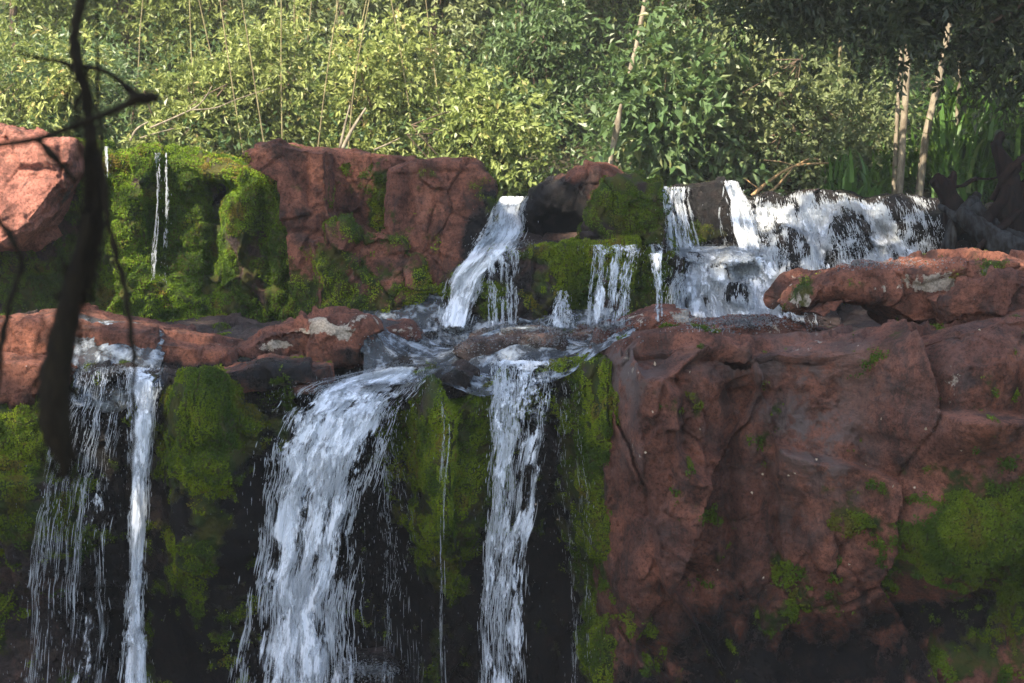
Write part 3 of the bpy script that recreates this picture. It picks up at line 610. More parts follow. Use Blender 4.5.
# ------------------------------------------------------------------ water
def stream(name, pts, inset=0.03):
    pass
MG = .12
def surface(rows, nu=31, nv=81, off=.03, B=None):
    rows = np.array(rows, float); t = np.linspace(0, 1, len(rows)); tv = np.linspace(0, 1, nv)
    py = np.interp(tv, t, rows[:, 0]); L = np.interp(tv, t, rows[:, 1]); Rr = np.interp(tv, t, rows[:, 2]); cap = np.interp(tv, t, rows[:, 3])
    k = np.exp(-np.linspace(-1.8, 1.8, 9) ** 2); k /= k.sum(); sm = lambda a: np.convolve(np.pad(a, 4, 'edge'), k, 'valid')
    L = sm(L); Rr = sm(Rr); wob = fbm(np.stack([tv * (py[-1] - py[0]) / 45, 0 * tv + rows[0, 1], 0 * tv], -1), 2) * np.minimum((Rr - L) * .06, 5) * np.clip(tv * 4, 0, 1); wo2 = fbm(np.stack([tv * (py[-1] - py[0]) / 45, 0 * tv + rows[0, 2], 0 * tv + 5], -1), 2) * np.minimum((Rr - L) * .06, 5) * np.clip(tv * 4, 0, 1)
    m_ = (Rr - L) * MG; L = L + wob - m_; Rr = Rr + wo2 + m_
    u = np.linspace(0, 1, nu); PX = L[None] + (Rr - L)[None] * u[:, None]; PY = py[None] + 0 * PX
    Yh = hitY(PX, PY, 40., B); global AIR; AIR = None
    Y = np.minimum(Yh - off, cap[None])
    if B:
        S_ = np.minimum(Yh, cap[None] + .3)
        for _ in range(24):
            Sp = np.pad(S_, 1, 'edge'); S_ = (Sp[:-2, 1:-1] + Sp[2:, 1:-1] + Sp[1:-1, :-2] + Sp[1:-1, 2:]) / 4
        AIR = np.stack([(Yh > cap[None] + .02).astype(float), np.clip((S_ - Yh - .03) / .07, 0, 1), 0 * Yh], -1)
    # smooth the drape
    for _ in range(10 if B else 3):
        Yp = np.pad(Y, 1, 'edge'); Y = np.minimum((Yp[:-2, 1:-1] + Yp[2:, 1:-1] + Yp[1:-1, :-2] + Yp[1:-1, 2:] + 2 * Y) / 6, Yh - off * (.2 if B else .5))
    return P(PX, PY, Y)
def samp(G, u, v):
    nu, nv = G.shape[:2]; a = np.clip(u, 0, 1) * (nu - 1); b = np.clip(v, 0, 1) * (nv - 1)
    i = np.minimum(a.astype(int), nu - 2); j = np.minimum(b.astype(int), nv - 2); f = (a - i)[..., None]; g = (b - j)[..., None]
    return (G[i, j] * (1 - f) + G[i + 1, j] * f) * (1 - g) + (G[i, j + 1] * (1 - f) + G[i + 1, j + 1] * f) * g
def keepmask(p, holes):
    if not len(holes): return np.ones(len(p))
    px, py = proj(p); m = np.zeros(len(p)); nz = fbm(p * 7, 4) * 1.05
    for (cx, cy, rx, ry) in holes:
        m = np.maximum(m, 1.0 - (((px - cx) / rx) ** 2 + ((py - cy) / ry) ** 2) + nz)
    return 1 - sstep(-.15, .55, m)
def fall(label, rows, n, dens=.55, rad=(.0025, .006), ln=(.05, .22), lanes=0, wander=.03, depth=.05, drops=300, sheet=True, edge=.12, name='waterfall', off=.03, rough=.02, fall_off=.0, group=None, holes=(), vend=(.02, .03), clump=.25, nsheet=3):
    G = surface(rows, 31 if name != 'cascade' else 90, off=off, B=BV_BED if name == 'cascade' else None)
    wd = np.linalg.norm(G[-1] - G[0], axis=1).mean(); hl = np.linalg.norm(np.diff(G, axis=1).mean(0) * np.array([1, .2, 1]), axis=1).sum()
    root = bpy.data.objects.new(name, None); COL.objects.link(root); root.location = G[len(G) // 2, 0]; tag(root, label, 'waterfall', group); base = np.array(G[len(G) // 2, 0])
    if sheet:
        nu, nv = max(12, int(wd / .010)), max(90 if name == 'cascade' else 40, int(hl / .014)); U, Vv = np.meshgrid(np.linspace(0, 1, nu), np.linspace(0, 1, nv), indexing='ij')
        for ls in range(nsheet):
            V3 = samp(G, U, Vv).reshape(-1, 3); fu = (U * wd).ravel() + rng.uniform(0, 50); fv = (Vv * hl).ravel() + rng.uniform(0, 50)
            nz = fbm(np.stack([fu * 12, fv * 3.2, 0 * fu], -1), 3)
            V3[:, 1] -= nz * rough + .01 + ls * depth * .55
            V3[:, 0] += perlin(np.stack([fu * 6, fv * 3, 0 * fu + 7], -1)) * rough * .8
            e = np.minimum(U, 1 - U).ravel(); vv = Vv.ravel()
            ee = e + .06 * fbm(np.stack([fu * 3, fv * 7, 0 * fu + 3], -1), 2)
            de = dens - ls * .10 + .52 * fbm(np.stack([fu * 8, fv * 3.4, 0 * fu + 3 + ls], -1), 3) - 1.1 * (1 - sstep(0, edge + MG, ee)) + fall_off * vv
            de = de - 1.2 * (1 - sstep(0, vend[0], vv + 1.0 * vend[0] * nz)) - 1.2 * sstep(1 - vend[1], 1, vv + .5 * vend[1] * nz)
            de = de - 1.65 * (1 - keepmask(V3, holes)) if len(holes) else de
            if AIR is not None: ai = samp(AIR, U, Vv); de = np.where(ai[..., 0].ravel() + .4 * nz > .4, -2., de - 1.5 * ai[..., 1].ravel())
            mk('water_sheet', V3 - base, gridfaces(nu, nv), M_sheet, root, attrs=dict(fu=fu, fv=fv, dens=de))
    K = 6
    n = int(n * 5.5)
    if lanes:
        c = rng.uniform(MG, 1 - MG, lanes); lw = rng.uniform(.3, 1.0, lanes) ** 1.5; k = rng.choice(lanes, n, p=lw / lw.sum()); u0 = c[k] + rng.normal(size=n) * .028 * rng.uniform(.5, 1.6, lanes)[k]
    else:
        u0 = np.where(rng.random(n) < .7, rng.normal(.52, .17, n), rng.uniform(MG * .6, 1 - MG * .6, n)); k = np.zeros(n, int)
    ll = (ln[0] * .22 + (ln[1] * .45 - ln[0] * .22) * rng.random(n) ** 3) / hl; v0 = rng.random(n) * (1 + ll) - ll * .5
    cl = fbm(np.stack([u0 * wd * 9 + k * 3, v0 * hl * 3.0, 0 * u0 + n], -1), 3)
    ok = (cl + rng.normal(size=n) * .16 > clump - .25) & (v0 > 0) & (v0 + ll < 1) & (keepmask(samp(G, u0, v0 + ll * .5), holes) + .09 > rng.random(n))
    if AIR is not None: ai = samp(AIR, u0, v0 + ll * .5); ok &= (samp(AIR, u0, v0)[..., 0] < .3) & (ai[..., 1] * .93 < rng.random(n))
    u0, k, ll, v0 = u0[ok], k[ok], ll[ok], v0[ok]; n = len(u0)
    tt = np.linspace(0, 1, K)[None]; v = v0[:, None] + ll[:, None] * tt
    uu = u0[:, None] + wander * perlin(np.stack([(u0[:, None] * 3 + k[:, None] * 7 + 0 * v).ravel(), (v * hl * 1.3).ravel(), (0 * v + 5).ravel()], -1)).reshape(v.shape)
    p = samp(G, uu, v); dd = rng.uniform(0, 1, (n, 1)) ** 1.5 * depth
    p[..., 1] -= dd; p[..., 0] += perlin(p.reshape(-1, 3) * 5).reshape(n, K) * .005
    r0 = (rad[0] * .5 + (rad[1] * .9 - rad[0] * .5) * rng.random(n) ** 2)[:, None] * np.sin(np.clip(tt * math.pi, .08, math.pi - .08)) ** .8 * .85
    th = np.array([.3, 2.4, 4.5]); off3 = np.stack([np.cos(th), np.sin(th) * 1.0, 0 * th], -1)
    q = (p[:, :, None] + off3[None, None] * r0[..., None, None]).reshape(-1, 3); ib = np.arange(n * K * 3).reshape(n, K, 3)
    a, b = ib[:, :-1], ib[:, 1:]; f = np.stack([a, np.roll(a, -1, 2), np.roll(b, -1, 2), b], -1).reshape(-1, 4)
    if drops:
        u = rng.normal(size=drops) * .33 + .5; vv = rng.random(drops); c = samp(G, u, vv); c[:, 0] += (u - np.clip(u, 0, 1)) * wd * .6; c[:, 1] -= rng.random(drops) * depth * 1.6
        okd = keepmask(c, holes) > .5
        if AIR is not None: okd &= samp(AIR, u, vv)[..., 0] < .3
        c = c[okd]; m = len(c)
        s = rng.uniform(.0012, .0035, m)[:, None]; z = np.array([0, 0, 1.]) * s * rng.uniform(1.5, 6, (m, 1))
        x = np.array([1., 0, 0]) * s; y = np.array([0, 1., 0]) * s
        dv = np.stack([c + z, c + x, c + y, c - x, c - y, c - z], 1).reshape(-1, 3); i = np.arange(m)[:, None, None] * 6
        F4 = np.array([[0, 1, 5, 2], [0, 2, 5, 3], [0, 3, 5, 4], [0, 4, 5, 1]])
        q, f = merge([(q, f), (dv, (i + F4[None]).reshape(-1, 4))])
    mk('spray', q - base, f, M_spray, root); return G

fall('wide white waterfall, the largest, left of centre on the lower cliff',
     [(366, 388, 426, 10.6), (378, 326, 422, 10.5), (392, 298, 412, 10.2), (412, 284, 396, 10.05), (450, 270, 380, 9.95), (500, 262, 366, 9.9), (560, 256, 356, 9.85), (620, 248, 350, 9.8), (690, 236, 350, 9.75), (760, 230, 356, 9.7)],
     5500, dens=.62, rad=(.0025, .006), ln=(.08, .35), depth=.12, drops=900, edge=.22)
fall('narrow solid waterfall strand on the left, beside the hanging branch',
     [(366, 126, 160, 10.4), (380, 128, 159, 10.2), (420, 128, 156, 10.05), (480, 130, 150, 10.0), (560, 130, 146, 9.95), (620, 126, 144, 9.9), (650, 122, 148, 9.85), (760, 116, 156, 9.8)],
     1800, dens=.66, rad=(.003, .006), ln=(.1, .35), depth=.06, drops=250, edge=.2)
fall('thin broken veil waterfall behind the hanging branch at far left',
     [(366, 76, 126, 10.4), (385, 72, 126, 10.2), (420, 58, 120, 10.05), (470, 44, 112, 10.0), (520, 34, 108, 9.95), (600, 26, 106, 9.9), (690, 18, 104, 9.85), (760, 14, 104, 9.8)],
     700, dens=.10, rad=(.0018, .0045), ln=(.08, .5), lanes=15, depth=.08, drops=500, wander=.06)
fall('middle waterfall pouring over moss down the lower cliff right of centre',
     [(358, 492, 560, 10.5), (372, 491, 558, 10.25), (400, 490, 556, 10.1), (440, 489, 552, 10.0), (500, 487, 540, 9.93), (560, 484, 532, 9.9), (620, 480, 526, 9.85), (690, 478, 528, 9.8), (760, 474, 532, 9.75)],
     1800, dens=.426, rad=(.002, .005), ln=(.08, .4), lanes=12, depth=.09, drops=500)
fall('thin trickles running down dark rock right of the wide waterfall',
     [(400, 348, 400, 10.3), (440, 350, 404, 10.2), (520, 346, 420, 10.2), (600, 342, 420, 10.2), (740, 336, 420, 10.2)],
     420, rad=(.0015, .003), ln=(.05, .25), lanes=11, depth=.03, drops=160, sheet=False, wander=.12)
fall('two thin trickles over the moss bulge left of the middle waterfall',
     [(400, 436, 452, 10.2), (440, 436, 450, 10.1), (520, 434, 448, 10.0), (620, 436, 446, 10.0), (740, 434, 450, 10.0)],
     160, rad=(.0015, .003), ln=(.08, .35), lanes=3, depth=.02, drops=30, sheet=False, wander=.2)
fall('faint thin trickles in the dark recess between middle waterfall and red cliff',
     [(380, 556, 582, 10.3), (450, 552, 590, 10.2), (560, 560, 596, 10.3), (720, 566, 600, 10.3)],
     260, rad=(.0013, .0028), ln=(.04, .2), lanes=9, depth=.03, drops=120, sheet=False, wander=.15)
# upper falls
CH = [(783, 248, 27, 22), (851, 238, 21, 34), (836, 258, 10, 12), (797, 282, 11, 12), (738, 290, 9, 8), (780, 203, 20, 6), (828, 200, 16, 7), (893, 212, 16, 11), (706, 212, 20, 20), (915, 236, 9, 16), (705, 300, 4, 5)]
fall('steep white chute beside the broad red column on the upper tier',
     [(196, 502, 528, 14.6), (208, 494, 522, 14.0), (230, 484, 524, 13.3), (250, 470, 512, 13.1), (275, 452, 486, 12.9), (300, 444, 474, 12.7), (330, 438, 466, 12.5)],
     2600, dens=.75, rad=(.003, .007), ln=(.06, .25), depth=.07, drops=200)
fall('small lacy waterfall over the mossy step just right of the chute',
     [(246, 482, 524, 12.7), (256, 482, 522, 12.45), (290, 484, 521, 12.4), (329, 486, 520, 12.35)],
     500, dens=.3, rad=(.0025, .005), ln=(.06, .22), lanes=9, depth=.05, drops=80)
fall('thin white trickle down the middle of the bright green moss wall', [(152, 155, 170, 13.9), (175, 156, 169, 13.8), (230, 154, 170, 13.7), (285, 150, 172, 13.6)], 260, rad=(.002, .004), ln=(.05, .2), lanes=3, depth=.02, drops=30, sheet=False, wander=.15)
fall('short trickle at the left end of the moss wall crest', [(146, 102, 114, 13.9), (160, 102, 114, 13.8), (178, 103, 113, 13.7)], 160, rad=(.002, .004), ln=(.05, .15), lanes=3, depth=.02, drops=10, sheet=False, wander=.1)
fall('tiny split fall at the foot of the mossy step',
     [(290, 558, 566, 12.5), (305, 553, 572, 12.35), (329, 546, 578, 12.25)], 260, dens=.35, rad=(.002, .005), ln=(.04, .14), depth=.05, drops=60)
fall('wispy waterfall on the right half of the mossy step',
     [(244, 590, 646, 12.7), (254, 590, 642, 12.4), (290, 588, 634, 12.35), (328, 586, 628, 12.3)],
     700, dens=.40, rad=(.002, .005), ln=(.05, .2), lanes=9, depth=.04, drops=60)
fall('narrow trickle next to the right cascade on the mossy step',
     [(244, 644, 664, 12.7), (254, 646, 664, 12.4), (290, 652, 664, 12.35), (322, 654, 664, 12.3)], 260, dens=.34, rad=(.002, .004), ln=(.05, .2), lanes=4, depth=.03, drops=30)
fall('short curtain of water left of the square black rock', [(186, 660, 690, 14.2), (200, 661, 688, 13.8), (222, 662, 694, 13.7), (250, 662, 700, 13.5)], 700, dens=.45, rad=(.0025, .005), ln=(.05, .2), lanes=8, depth=.04, drops=40)
fall('narrow white spout right of the square black rock', [(180, 722, 736, 14.2), (200, 728, 746, 13.8), (225, 732, 756, 13.6), (256, 738, 762, 13.4)], 900, dens=.62, rad=(.0025, .006), ln=(.05, .2), depth=.06, drops=60)
fall('foaming upper part of the right cascade tumbling over black rocks',
     [(186, 742, 904, 14.5), (215, 740, 912, 15.0), (235, 742, 920, 14.6), (252, 745, 928, 14.3), (286, 750, 940, 14.0)], 13000, dens=.80, rad=(.003, .008), ln=(.06, .26), depth=.13, drops=500, rough=.022, name='cascade', off=.02, wander=.05, vend=(.22, .1), edge=.1, holes=CH, clump=.02)
fall('white fan of water at the foot of the right cascade above the red cliff',
     [(246, 678, 775, 14.2), (262, 676, 782, 13.8), (285, 674, 795, 13.5), (332, 674, 800, 13.0)], 12000, dens=.85, rad=(.003, .008), ln=(.06, .26), depth=.13, drops=500, rough=.022, name='cascade', off=.02, wander=.05, vend=(.08, .12), edge=.1, holes=CH, clump=.02)

# shallow water on the ledges: a sheet lying on the rock
def shallow(pxs, pys, n=(90, 50), off=.012, label=None, name='stream'):
    U, Vv = np.meshgrid(np.linspace(0, 1, n[0]), np.linspace(0, 1, n[1]), indexing='ij')
    top = np.interp(U, pxs[2], pxs[0]); bot = np.interp(U, pxs[2], pxs[1]); PX = pys[0] + (pys[1] - pys[0]) * U; PY = top + (bot - top) * Vv
    Y = hitY(PX, PY, 13.5) - off
    Yp = np.pad(Y, 1, 'edge'); Y = np.minimum(Y, (Yp[:-2, 1:-1] + Yp[2:, 1:-1] + Yp[1:-1, :-2] + Yp[1:-1, 2:]) / 4)
    V3 = P(PX, PY, Y); V3[..., 2] += off * .5
    o = mk(name, V3.reshape(-1, 3), gridfaces(*n), M_stream); tag(o, kind='structure'); return o
def ledgewater():
    # water film following the ledge, from the upper tier's foot to the lips
    xs = np.arange(-3.4, .9, .03); ys = np.arange(10.15, 13.3, .03); X, Y = np.meshgrid(xs, ys, indexing='ij')
    Z = np.empty(X.shape)
    for i in np.ndindex(X.shape):
        h = BV.ray_cast(Vector((X[i], Y[i], -.5)), Vector((0, 0, -1))); Z[i] = h[0].z if h[0] is not None else -1.2
    k = np.ones(9) / 9
    Zs = Z.copy()
    for _ in range(2):
        Zs = np.apply_along_axis(lambda a: np.convolve(np.pad(a, 4, 'edge'), k, 'valid'), 0, Zs); Zs = np.apply_along_axis(lambda a: np.convolve(np.pad(a, 4, 'edge'), k, 'valid'), 1, Zs)
    q = np.stack([X.ravel(), Y.ravel(), Zs.ravel()], -1)
    q[:, 2] += .020 + .014 * fbm(q * np.array([5, 4, 1]), 3)
    px, py = proj(q); m = ((px > 360) | ((px > 70) & (px < 165) & (q[:, 1] < 11))).reshape(X.shape)
    f = gridfaces(len(xs), len(ys), True); mm = m.ravel(); f = f[mm[f].all(1)]
    o = mk('stream', q, f, M_stream); tag(o, kind='structure')
ledgewater()
xs = np.linspace(-.6, 6, 40); ys = np.linspace(14.6, 17.6, 20); X, Y = np.meshgrid(xs, ys, indexing='ij')
o = mk('river', np.stack([X.ravel(), Y.ravel(), .10 + 0 * X.ravel()], -1), gridfaces(40, 20, True), M_stream); tag(o, kind='structure')

def foam(label, spots):
    c = []
    for (x, y, rx, ry, n) in spots:
        px = x + rng.normal(size=n) * rx * .5; py = y + rng.normal(size=n) * ry * .5 - np.abs(rng.normal(size=n)) * ry * .3
        Y = hitY(px, py, 0.) - rng.random(n) ** 2 * .06 - .01; ok = Y > 1; c.append(P(px[ok], py[ok], Y[ok]))
    c = np.vstack(c); m = len(c); s = (.002 + .006 * rng.random(m) ** 3)[:, None]
    X, Yv, Z = [np.array(q) * s for q in ((1.3, 0, 0), (0, 1, 0), (0, 0, 1.))]
    dv = np.stack([c + Z, c + X, c + Yv, c - X, c - Yv, c - Z], 1).reshape(-1, 3); i = np.arange(m)[:, None, None] * 6
    f = (i + np.array([[0, 1, 5, 2], [0, 2, 5, 3], [0, 3, 5, 4], [0, 4, 5, 1]])[None]).reshape(-1, 4)
    tag(mk('foam', dv, f, M_spray), label, 'foam', kind='stuff')
foam('white foam where the upper falls meet the ledge', [(452, 328, 26, 6, 1600), (500, 329, 26, 5, 1200), (562, 329, 20, 5, 700), (608, 327, 24, 5, 1000), (735, 322, 60, 8, 2600), (705, 249, 50, 5, 1500), (750, 254, 30, 6, 900), (505, 243, 26, 4, 600), (850, 264, 80, 5, 1500)])
foam('white foam at the crests and foot of the lower falls', [(365, 672, 34, 8, 1500), (400, 368, 30, 5, 900), (522, 362, 40, 4, 700), (110, 370, 50, 4, 600), (440, 345, 60, 10, 900), (560, 342, 60, 8, 600)])

# ------------------------------------------------------------------ plants
def foliage(cen, rad, n, L, W, clumps=40, up=.5, droop=.3, tight=.22, seed=None):
    cen = np.array(cen, float); rad = np.array(rad, float)
    c = rand_unit(clumps) * (rng.random(clumps) ** .45)[:, None]; c = cen + c * rad
    nt_ = max(4, n // 11); kt = rng.integers(0, clumps, nt_); cs = rng.uniform(.6, 1.6, clumps)
    st = c[kt] + rng.normal(size=(nt_, 3)) * tight * .8 * cs[kt][:, None]
    td = rand_unit(nt_) * .8 + (st - cen) / np.maximum(np.linalg.norm(st - cen, axis=1), .1)[:, None] * .5 + np.array([0, -.15, .15 - droop * .5]); td /= np.linalg.norm(td, axis=1)[:, None]
    tl = rng.uniform(.5, 1.5, nt_) * L * 3.2
    tw = rng.integers(0, nt_, n); s_ = rng.random(n)[:, None]; k = kt[tw]
    p = st[tw] + td[tw] * tl[tw][:, None] * s_ - np.array([0, 0, 1.]) * (s_ ** 2) * tl[tw][:, None] * droop * .8 + rng.normal(size=(n, 3)) * L * .12
    d = td[tw] * .7 + rand_unit(n) * .75 + np.array([0, 0, -droop * .6]); d /= np.linalg.norm(d, axis=1)[:, None]
    nr = rand_unit(n) * .7 + np.array([-.15, -.35, up]); l = rng.uniform(.45, 1.3, n) * L * rng.uniform(.75, 1.25, clumps)[k]
    v, f = leaves_mesh(p, d, nr, l, l * W / L)
    r = np.clip(.5 + (rng.random(clumps)[k] - .5) * .45 + (rng.random(nt_)[tw] - .5) * .35 + rng.normal(size=n) * .15, 0, 1)
    return v, f, r, c
def plant(name, label, cat, base, trunk, crown, n, L, W, lm, bm, r0=.06, clumps=40, tight=.22, stems=1, branches=14, group=None, up=.5, droop=.3):
    """base (x,y,z); trunk: list of offsets; crown: list of (offset, radii) blobs"""
    base = np.array(base, float)
    root = bpy.data.objects.new(name, None); COL.objects.link(root); root.location = base; tag(root, label, cat, group)
    parts = []; tips = []
    pth = np.array(trunk, float)
    for s in range(stems):
        q = pth.copy(); 
        if s: q = q + np.linspace(0, 1, len(q))[:, None] * np.array([rng.uniform(-1, 1), rng.uniform(-.6, .6), rng.uniform(-.3, .3)]) * .9 + np.array([rng.uniform(-.3, .3), rng.uniform(-.2, .2), 0])
        parts.append(tube(q, np.linspace(r0, r0 * .35, len(q)) * (1 if s == 0 else rng.uniform(.4, .8)), 7, 0, 4)); tips.append(q)
    Vs = []; Fs = []; Rs = []; o = 0; tot = sum(np.prod(c[1]) ** (2 / 3) for c in crown)
    for (co, cr) in crown:
        m = int(n * np.prod(cr) ** (2 / 3) / tot); v, f, r, c = foliage(co, cr, m, L, W, max(6, int(clumps * m / n)), up, droop, tight)
        Vs.append(v); Fs.append(f + o); Rs.append(r); o += len(v)
        for j in rng.choice(len(c), min(len(c), max(2, int(branches * m / n))), replace=False):
            q = tips[rng.integers(len(tips))]; a = q[rng.integers(len(q) // 2, len(q))]; b = c[j]; mid = (a + b) / 2 + rng.normal(size=3) * .12
            parts.append(tube([a, mid, b], [r0 * .35, r0 * .22, r0 * .08], 5, 0, 3))
    tv, tf = merge(parts); mk('trunk' if stems == 1 else 'stem', tv, tf, bm, root)
    mk('crown' if stems == 1 else 'foliage', np.vstack(Vs), np.vstack(Fs), lm, root, False, None, {'rnd': np.concatenate(Rs)})
    return root
def gz(y): return 0.05 + float(sstep(16.8, 20, y)) * .9 + max(0, y - 19) * .42
def at(px, Y): return P(px, 220, Y)[0]
FG = 'trees of the forest edge behind the falls'
def shrub(label, px, Y, h, wdt, n, L, W, lm, bm=B_brown, name='shrub', cat='shrub', **k):
    b = (at(px, Y), Y, gz(Y) - .1); s = k.pop('skew', 0)
    return plant(name, label, cat, b, [(0, 0, 0), (.05, 0, h * .35), (s * .5, 0, h * .7)],
                 [((rng.uniform(-.5, .5) * wdt + s * q, rng.uniform(-.2, .3) * wdt, h * (.2 + .62 * q)), (wdt * rng.uniform(.45, .8), wdt * rng.uniform(.4, .6), h * rng.uniform(.16, .28))) for q in np.linspace(0, 1, 6)], n, L, W, lm, bm, stems=k.pop('stems', 4), r0=k.pop('r0', .03), **k)
def tree(label, px, Y, h, wdt, n, L, W, lm, bm=B_brown, name='tree', low=.25, r0=.10, lean=0., **k):
    b = (at(px, Y), Y, gz(Y) - .1)
    return plant(name, label, 'tree', b, [(0, 0, 0), (lean * .3, 0, h * .25), (lean * .6 + .1, .05, h * .55), (lean, 0, h * .85)],
                 [((lean * q + rng.uniform(-.55, .55) * wdt, rng.uniform(-.4, .4) * wdt, h * (low + .12 + .8 * q)), (wdt * rng.uniform(.4, .8), wdt * rng.uniform(.4, .7), h * rng.uniform(.09, .16))) for q in np.linspace(0, 1, 9)],
                 n, L, W, lm, bm, r0=r0, group=FG, **k)
# back row: tall trees closing the forest
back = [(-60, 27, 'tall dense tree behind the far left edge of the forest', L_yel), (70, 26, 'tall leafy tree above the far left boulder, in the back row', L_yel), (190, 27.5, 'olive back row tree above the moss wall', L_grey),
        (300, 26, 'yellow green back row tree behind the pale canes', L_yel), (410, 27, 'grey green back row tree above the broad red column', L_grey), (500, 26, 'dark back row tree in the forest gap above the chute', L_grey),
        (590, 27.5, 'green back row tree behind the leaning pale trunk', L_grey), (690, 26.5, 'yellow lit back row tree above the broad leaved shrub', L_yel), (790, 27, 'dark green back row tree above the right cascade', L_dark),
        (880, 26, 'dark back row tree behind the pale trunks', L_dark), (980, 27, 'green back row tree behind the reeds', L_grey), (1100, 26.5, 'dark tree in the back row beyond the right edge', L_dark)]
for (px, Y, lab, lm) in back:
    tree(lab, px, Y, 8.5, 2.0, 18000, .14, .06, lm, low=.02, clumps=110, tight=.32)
# middle row
mid = [(20, 21.5, 5.6, 1.5, L_yel, 'sunlit fine leaved tree at the top left corner'), (130, 22, 5.6, 1.5, L_yel, 'sunlit yellow green tree directly above the thin trickle of the moss wall'),
       (230, 21.5, 5.2, 1.3, L_yel, 'bright small leaved tree left of the pale canes'), (345, 21.5, 5.5, 1.4, L_grey, 'grey green tree above the middle red column'),
       (435, 21.0, 5.5, 1.35, L_grey, 'full bluish green tree above the broad red column, in front of the forest gap'), (560, 23.5, 6.0, 1.3, L_green, 'shaded tree in the forest gap between the chute and the leaning trunk'),
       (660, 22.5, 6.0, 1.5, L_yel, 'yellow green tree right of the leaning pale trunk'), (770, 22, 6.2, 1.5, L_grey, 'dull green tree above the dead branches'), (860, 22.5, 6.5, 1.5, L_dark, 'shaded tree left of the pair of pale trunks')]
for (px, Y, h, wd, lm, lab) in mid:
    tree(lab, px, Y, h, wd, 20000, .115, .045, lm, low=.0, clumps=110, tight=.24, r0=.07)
# front shrubs
fr = [(10, 17.8, 1.9, 1.0, L_yel, 'fine leaved shrub behind the pink boulder at far left', .085, .03), (105, 18.2, 1.8, 1.0, L_green, 'grassy green shrub left of the bare twigs on the moss wall', .11, .022), (190, 18.0, 1.7, .9, L_yel, 'sunlit shrub leaning over the moss wall crest', .09, .03),
      (285, 18.4, 2.0, .9, L_yel, 'shrub at the foot of the pale canes', .09, .03), (380, 18.0, 2.1, .9, L_yel, 'yellow green shrub behind the middle red column', .09, .04), (470, 17.5, 1.5, .8, L_yel, 'bright shrub spilling down to the chute', .085, .04), (545, 19.5, 1.9, .8, L_green, 'dark shrub behind the brown boulder', .09, .04)]
for (px, Y, h, wd, lm, lab, L, W) in fr:
    shrub(lab, px, Y, h, wd, 11000, L * 1.05, W * 1.1, lm, clumps=80, tight=.19)
shrub('broad leaved green shrub filling the bank behind the mossy block', 655, 17.6, 2.2, 1.0, 4600, .17, .078, L_green, clumps=70, tight=.2, up=1.2)
shrub('broad leaved shrub with lighter leaves behind the square black rock', 745, 17.9, 2.3, .9, 5200, .13, .06, L_grey, clumps=70, tight=.18, up=1.0)
shrub('small leaved shrub above the crest of the right cascade', 830, 17.6, 1.7, .8, 6000, .10, .045, L_grey, clumps=70, tight=.16, up=.8)
# canes
CG = 'pale canes standing in the forest on the left'
for i, (px, dy) in enumerate([(238, 0), (252, .4), (268, .2), (284, .5), (296, 0), (312, .3), (330, .6), (205, .8), (352, .5), (275, -.2), (305, -.1), (345, .1), (140, .4), (455, .6), (560, 1.4), (420, .4), (510, 1.2)]):
    Y = (17.25 + dy * .9) if i % 2 else (18.5 + dy * .8); x = at(px, Y); ln = rng.uniform(-1.0, 1.0)
    v, f = tube([(x, Y, gz(Y)), (x + ln * .3 + rng.uniform(-.12, .12), Y, gz(Y) + 1.8), (x + ln, Y - .1, gz(Y) + 4.5)], [.010, .008, .004], 6, 0, 4)
    o = mk('cane', v, f, B_cane); tag(o, 'thin pale upright cane rising through the sunlit leaves', 'cane', CG)
def trunk_tree(label, pts, Y, r, bm=B_pale, crown=True, lm=L_dark, name='tree', cb=2.6, cr=(1.2, 1.0, .9), n=6000):
    b = P(pts[0][0], pts[0][1], Y); b[2] = min(b[2], gz(Y) - .1) if Y > 16.8 else b[2]
    root = bpy.data.objects.new(name, None); COL.objects.link(root); root.location = b; tag(root, label, 'tree')
    pp = [P(p[0], p[1], Y) - b for p in pts]; pp[0][2] = 0
    v, f = tube(pp, np.linspace(r, r * .6, len(pp)), 9, 0, 5); v = v + perlin(v * 6)[:, None] * r * .25
    mk('trunk', v, f, bm, root)
    if crown:
        v, f, rr_, c = foliage(pp[-1] + np.array([0, 0, .5]), cr, n, .11, .05, 60, .5, .3, .2); mk('crown', v, f, lm, root, False, None, {'rnd': rr_})
    return root
trunk_tree('taller of the two pale straight trunks right of centre on the bank', [(898, 198), (902, 150), (906, 90), (909, 30), (912, -60), (915, -160)], 17.1, .048, name='pale_trunk_tree')
trunk_tree('slim pale trunk just left of the tallest straight one', [(893, 195), (897, 120), (902, 40), (904, -50), (906, -140)], 17.3, .03, name='pale_trunk_tree')
trunk_tree('curved pale trunk leaning right behind the reeds', [(918, 185), (924, 150), (934, 100), (941, 70), (950, 20), (960, -60), (965, -140)], 17.2, .05, name='pale_trunk_tree')
trunk_tree('thin spotted pale trunk between the curved trunk and the reeds', [(955, 175), (957, 120), (960, 70), (962, 0), (966, -120)], 17.4, .028, name='pale_trunk_tree')
trunk_tree('leaning pale trunk behind the broad leaved shrub, with a broken white stub', [(606, 200), (616, 130), (628, 80), (638, 40), (650, -40), (655, -140)], 18.2, .045, name='leaning_tree', lm=L_yel)
trunk_tree('pale twisted trunk in the forest gap above the chute', [(524, 190), (519, 120), (530, 70), (522, 20), (525, -100)], 20.5, .04, name='pale_trunk_tree', lm=L_green)
trunk_tree('thin vertical stem above the dead branches', [(836, 190), (838, 120), (840, 60), (842, -60)], 19.0, .03, B_cane, name='pale_trunk_tree')
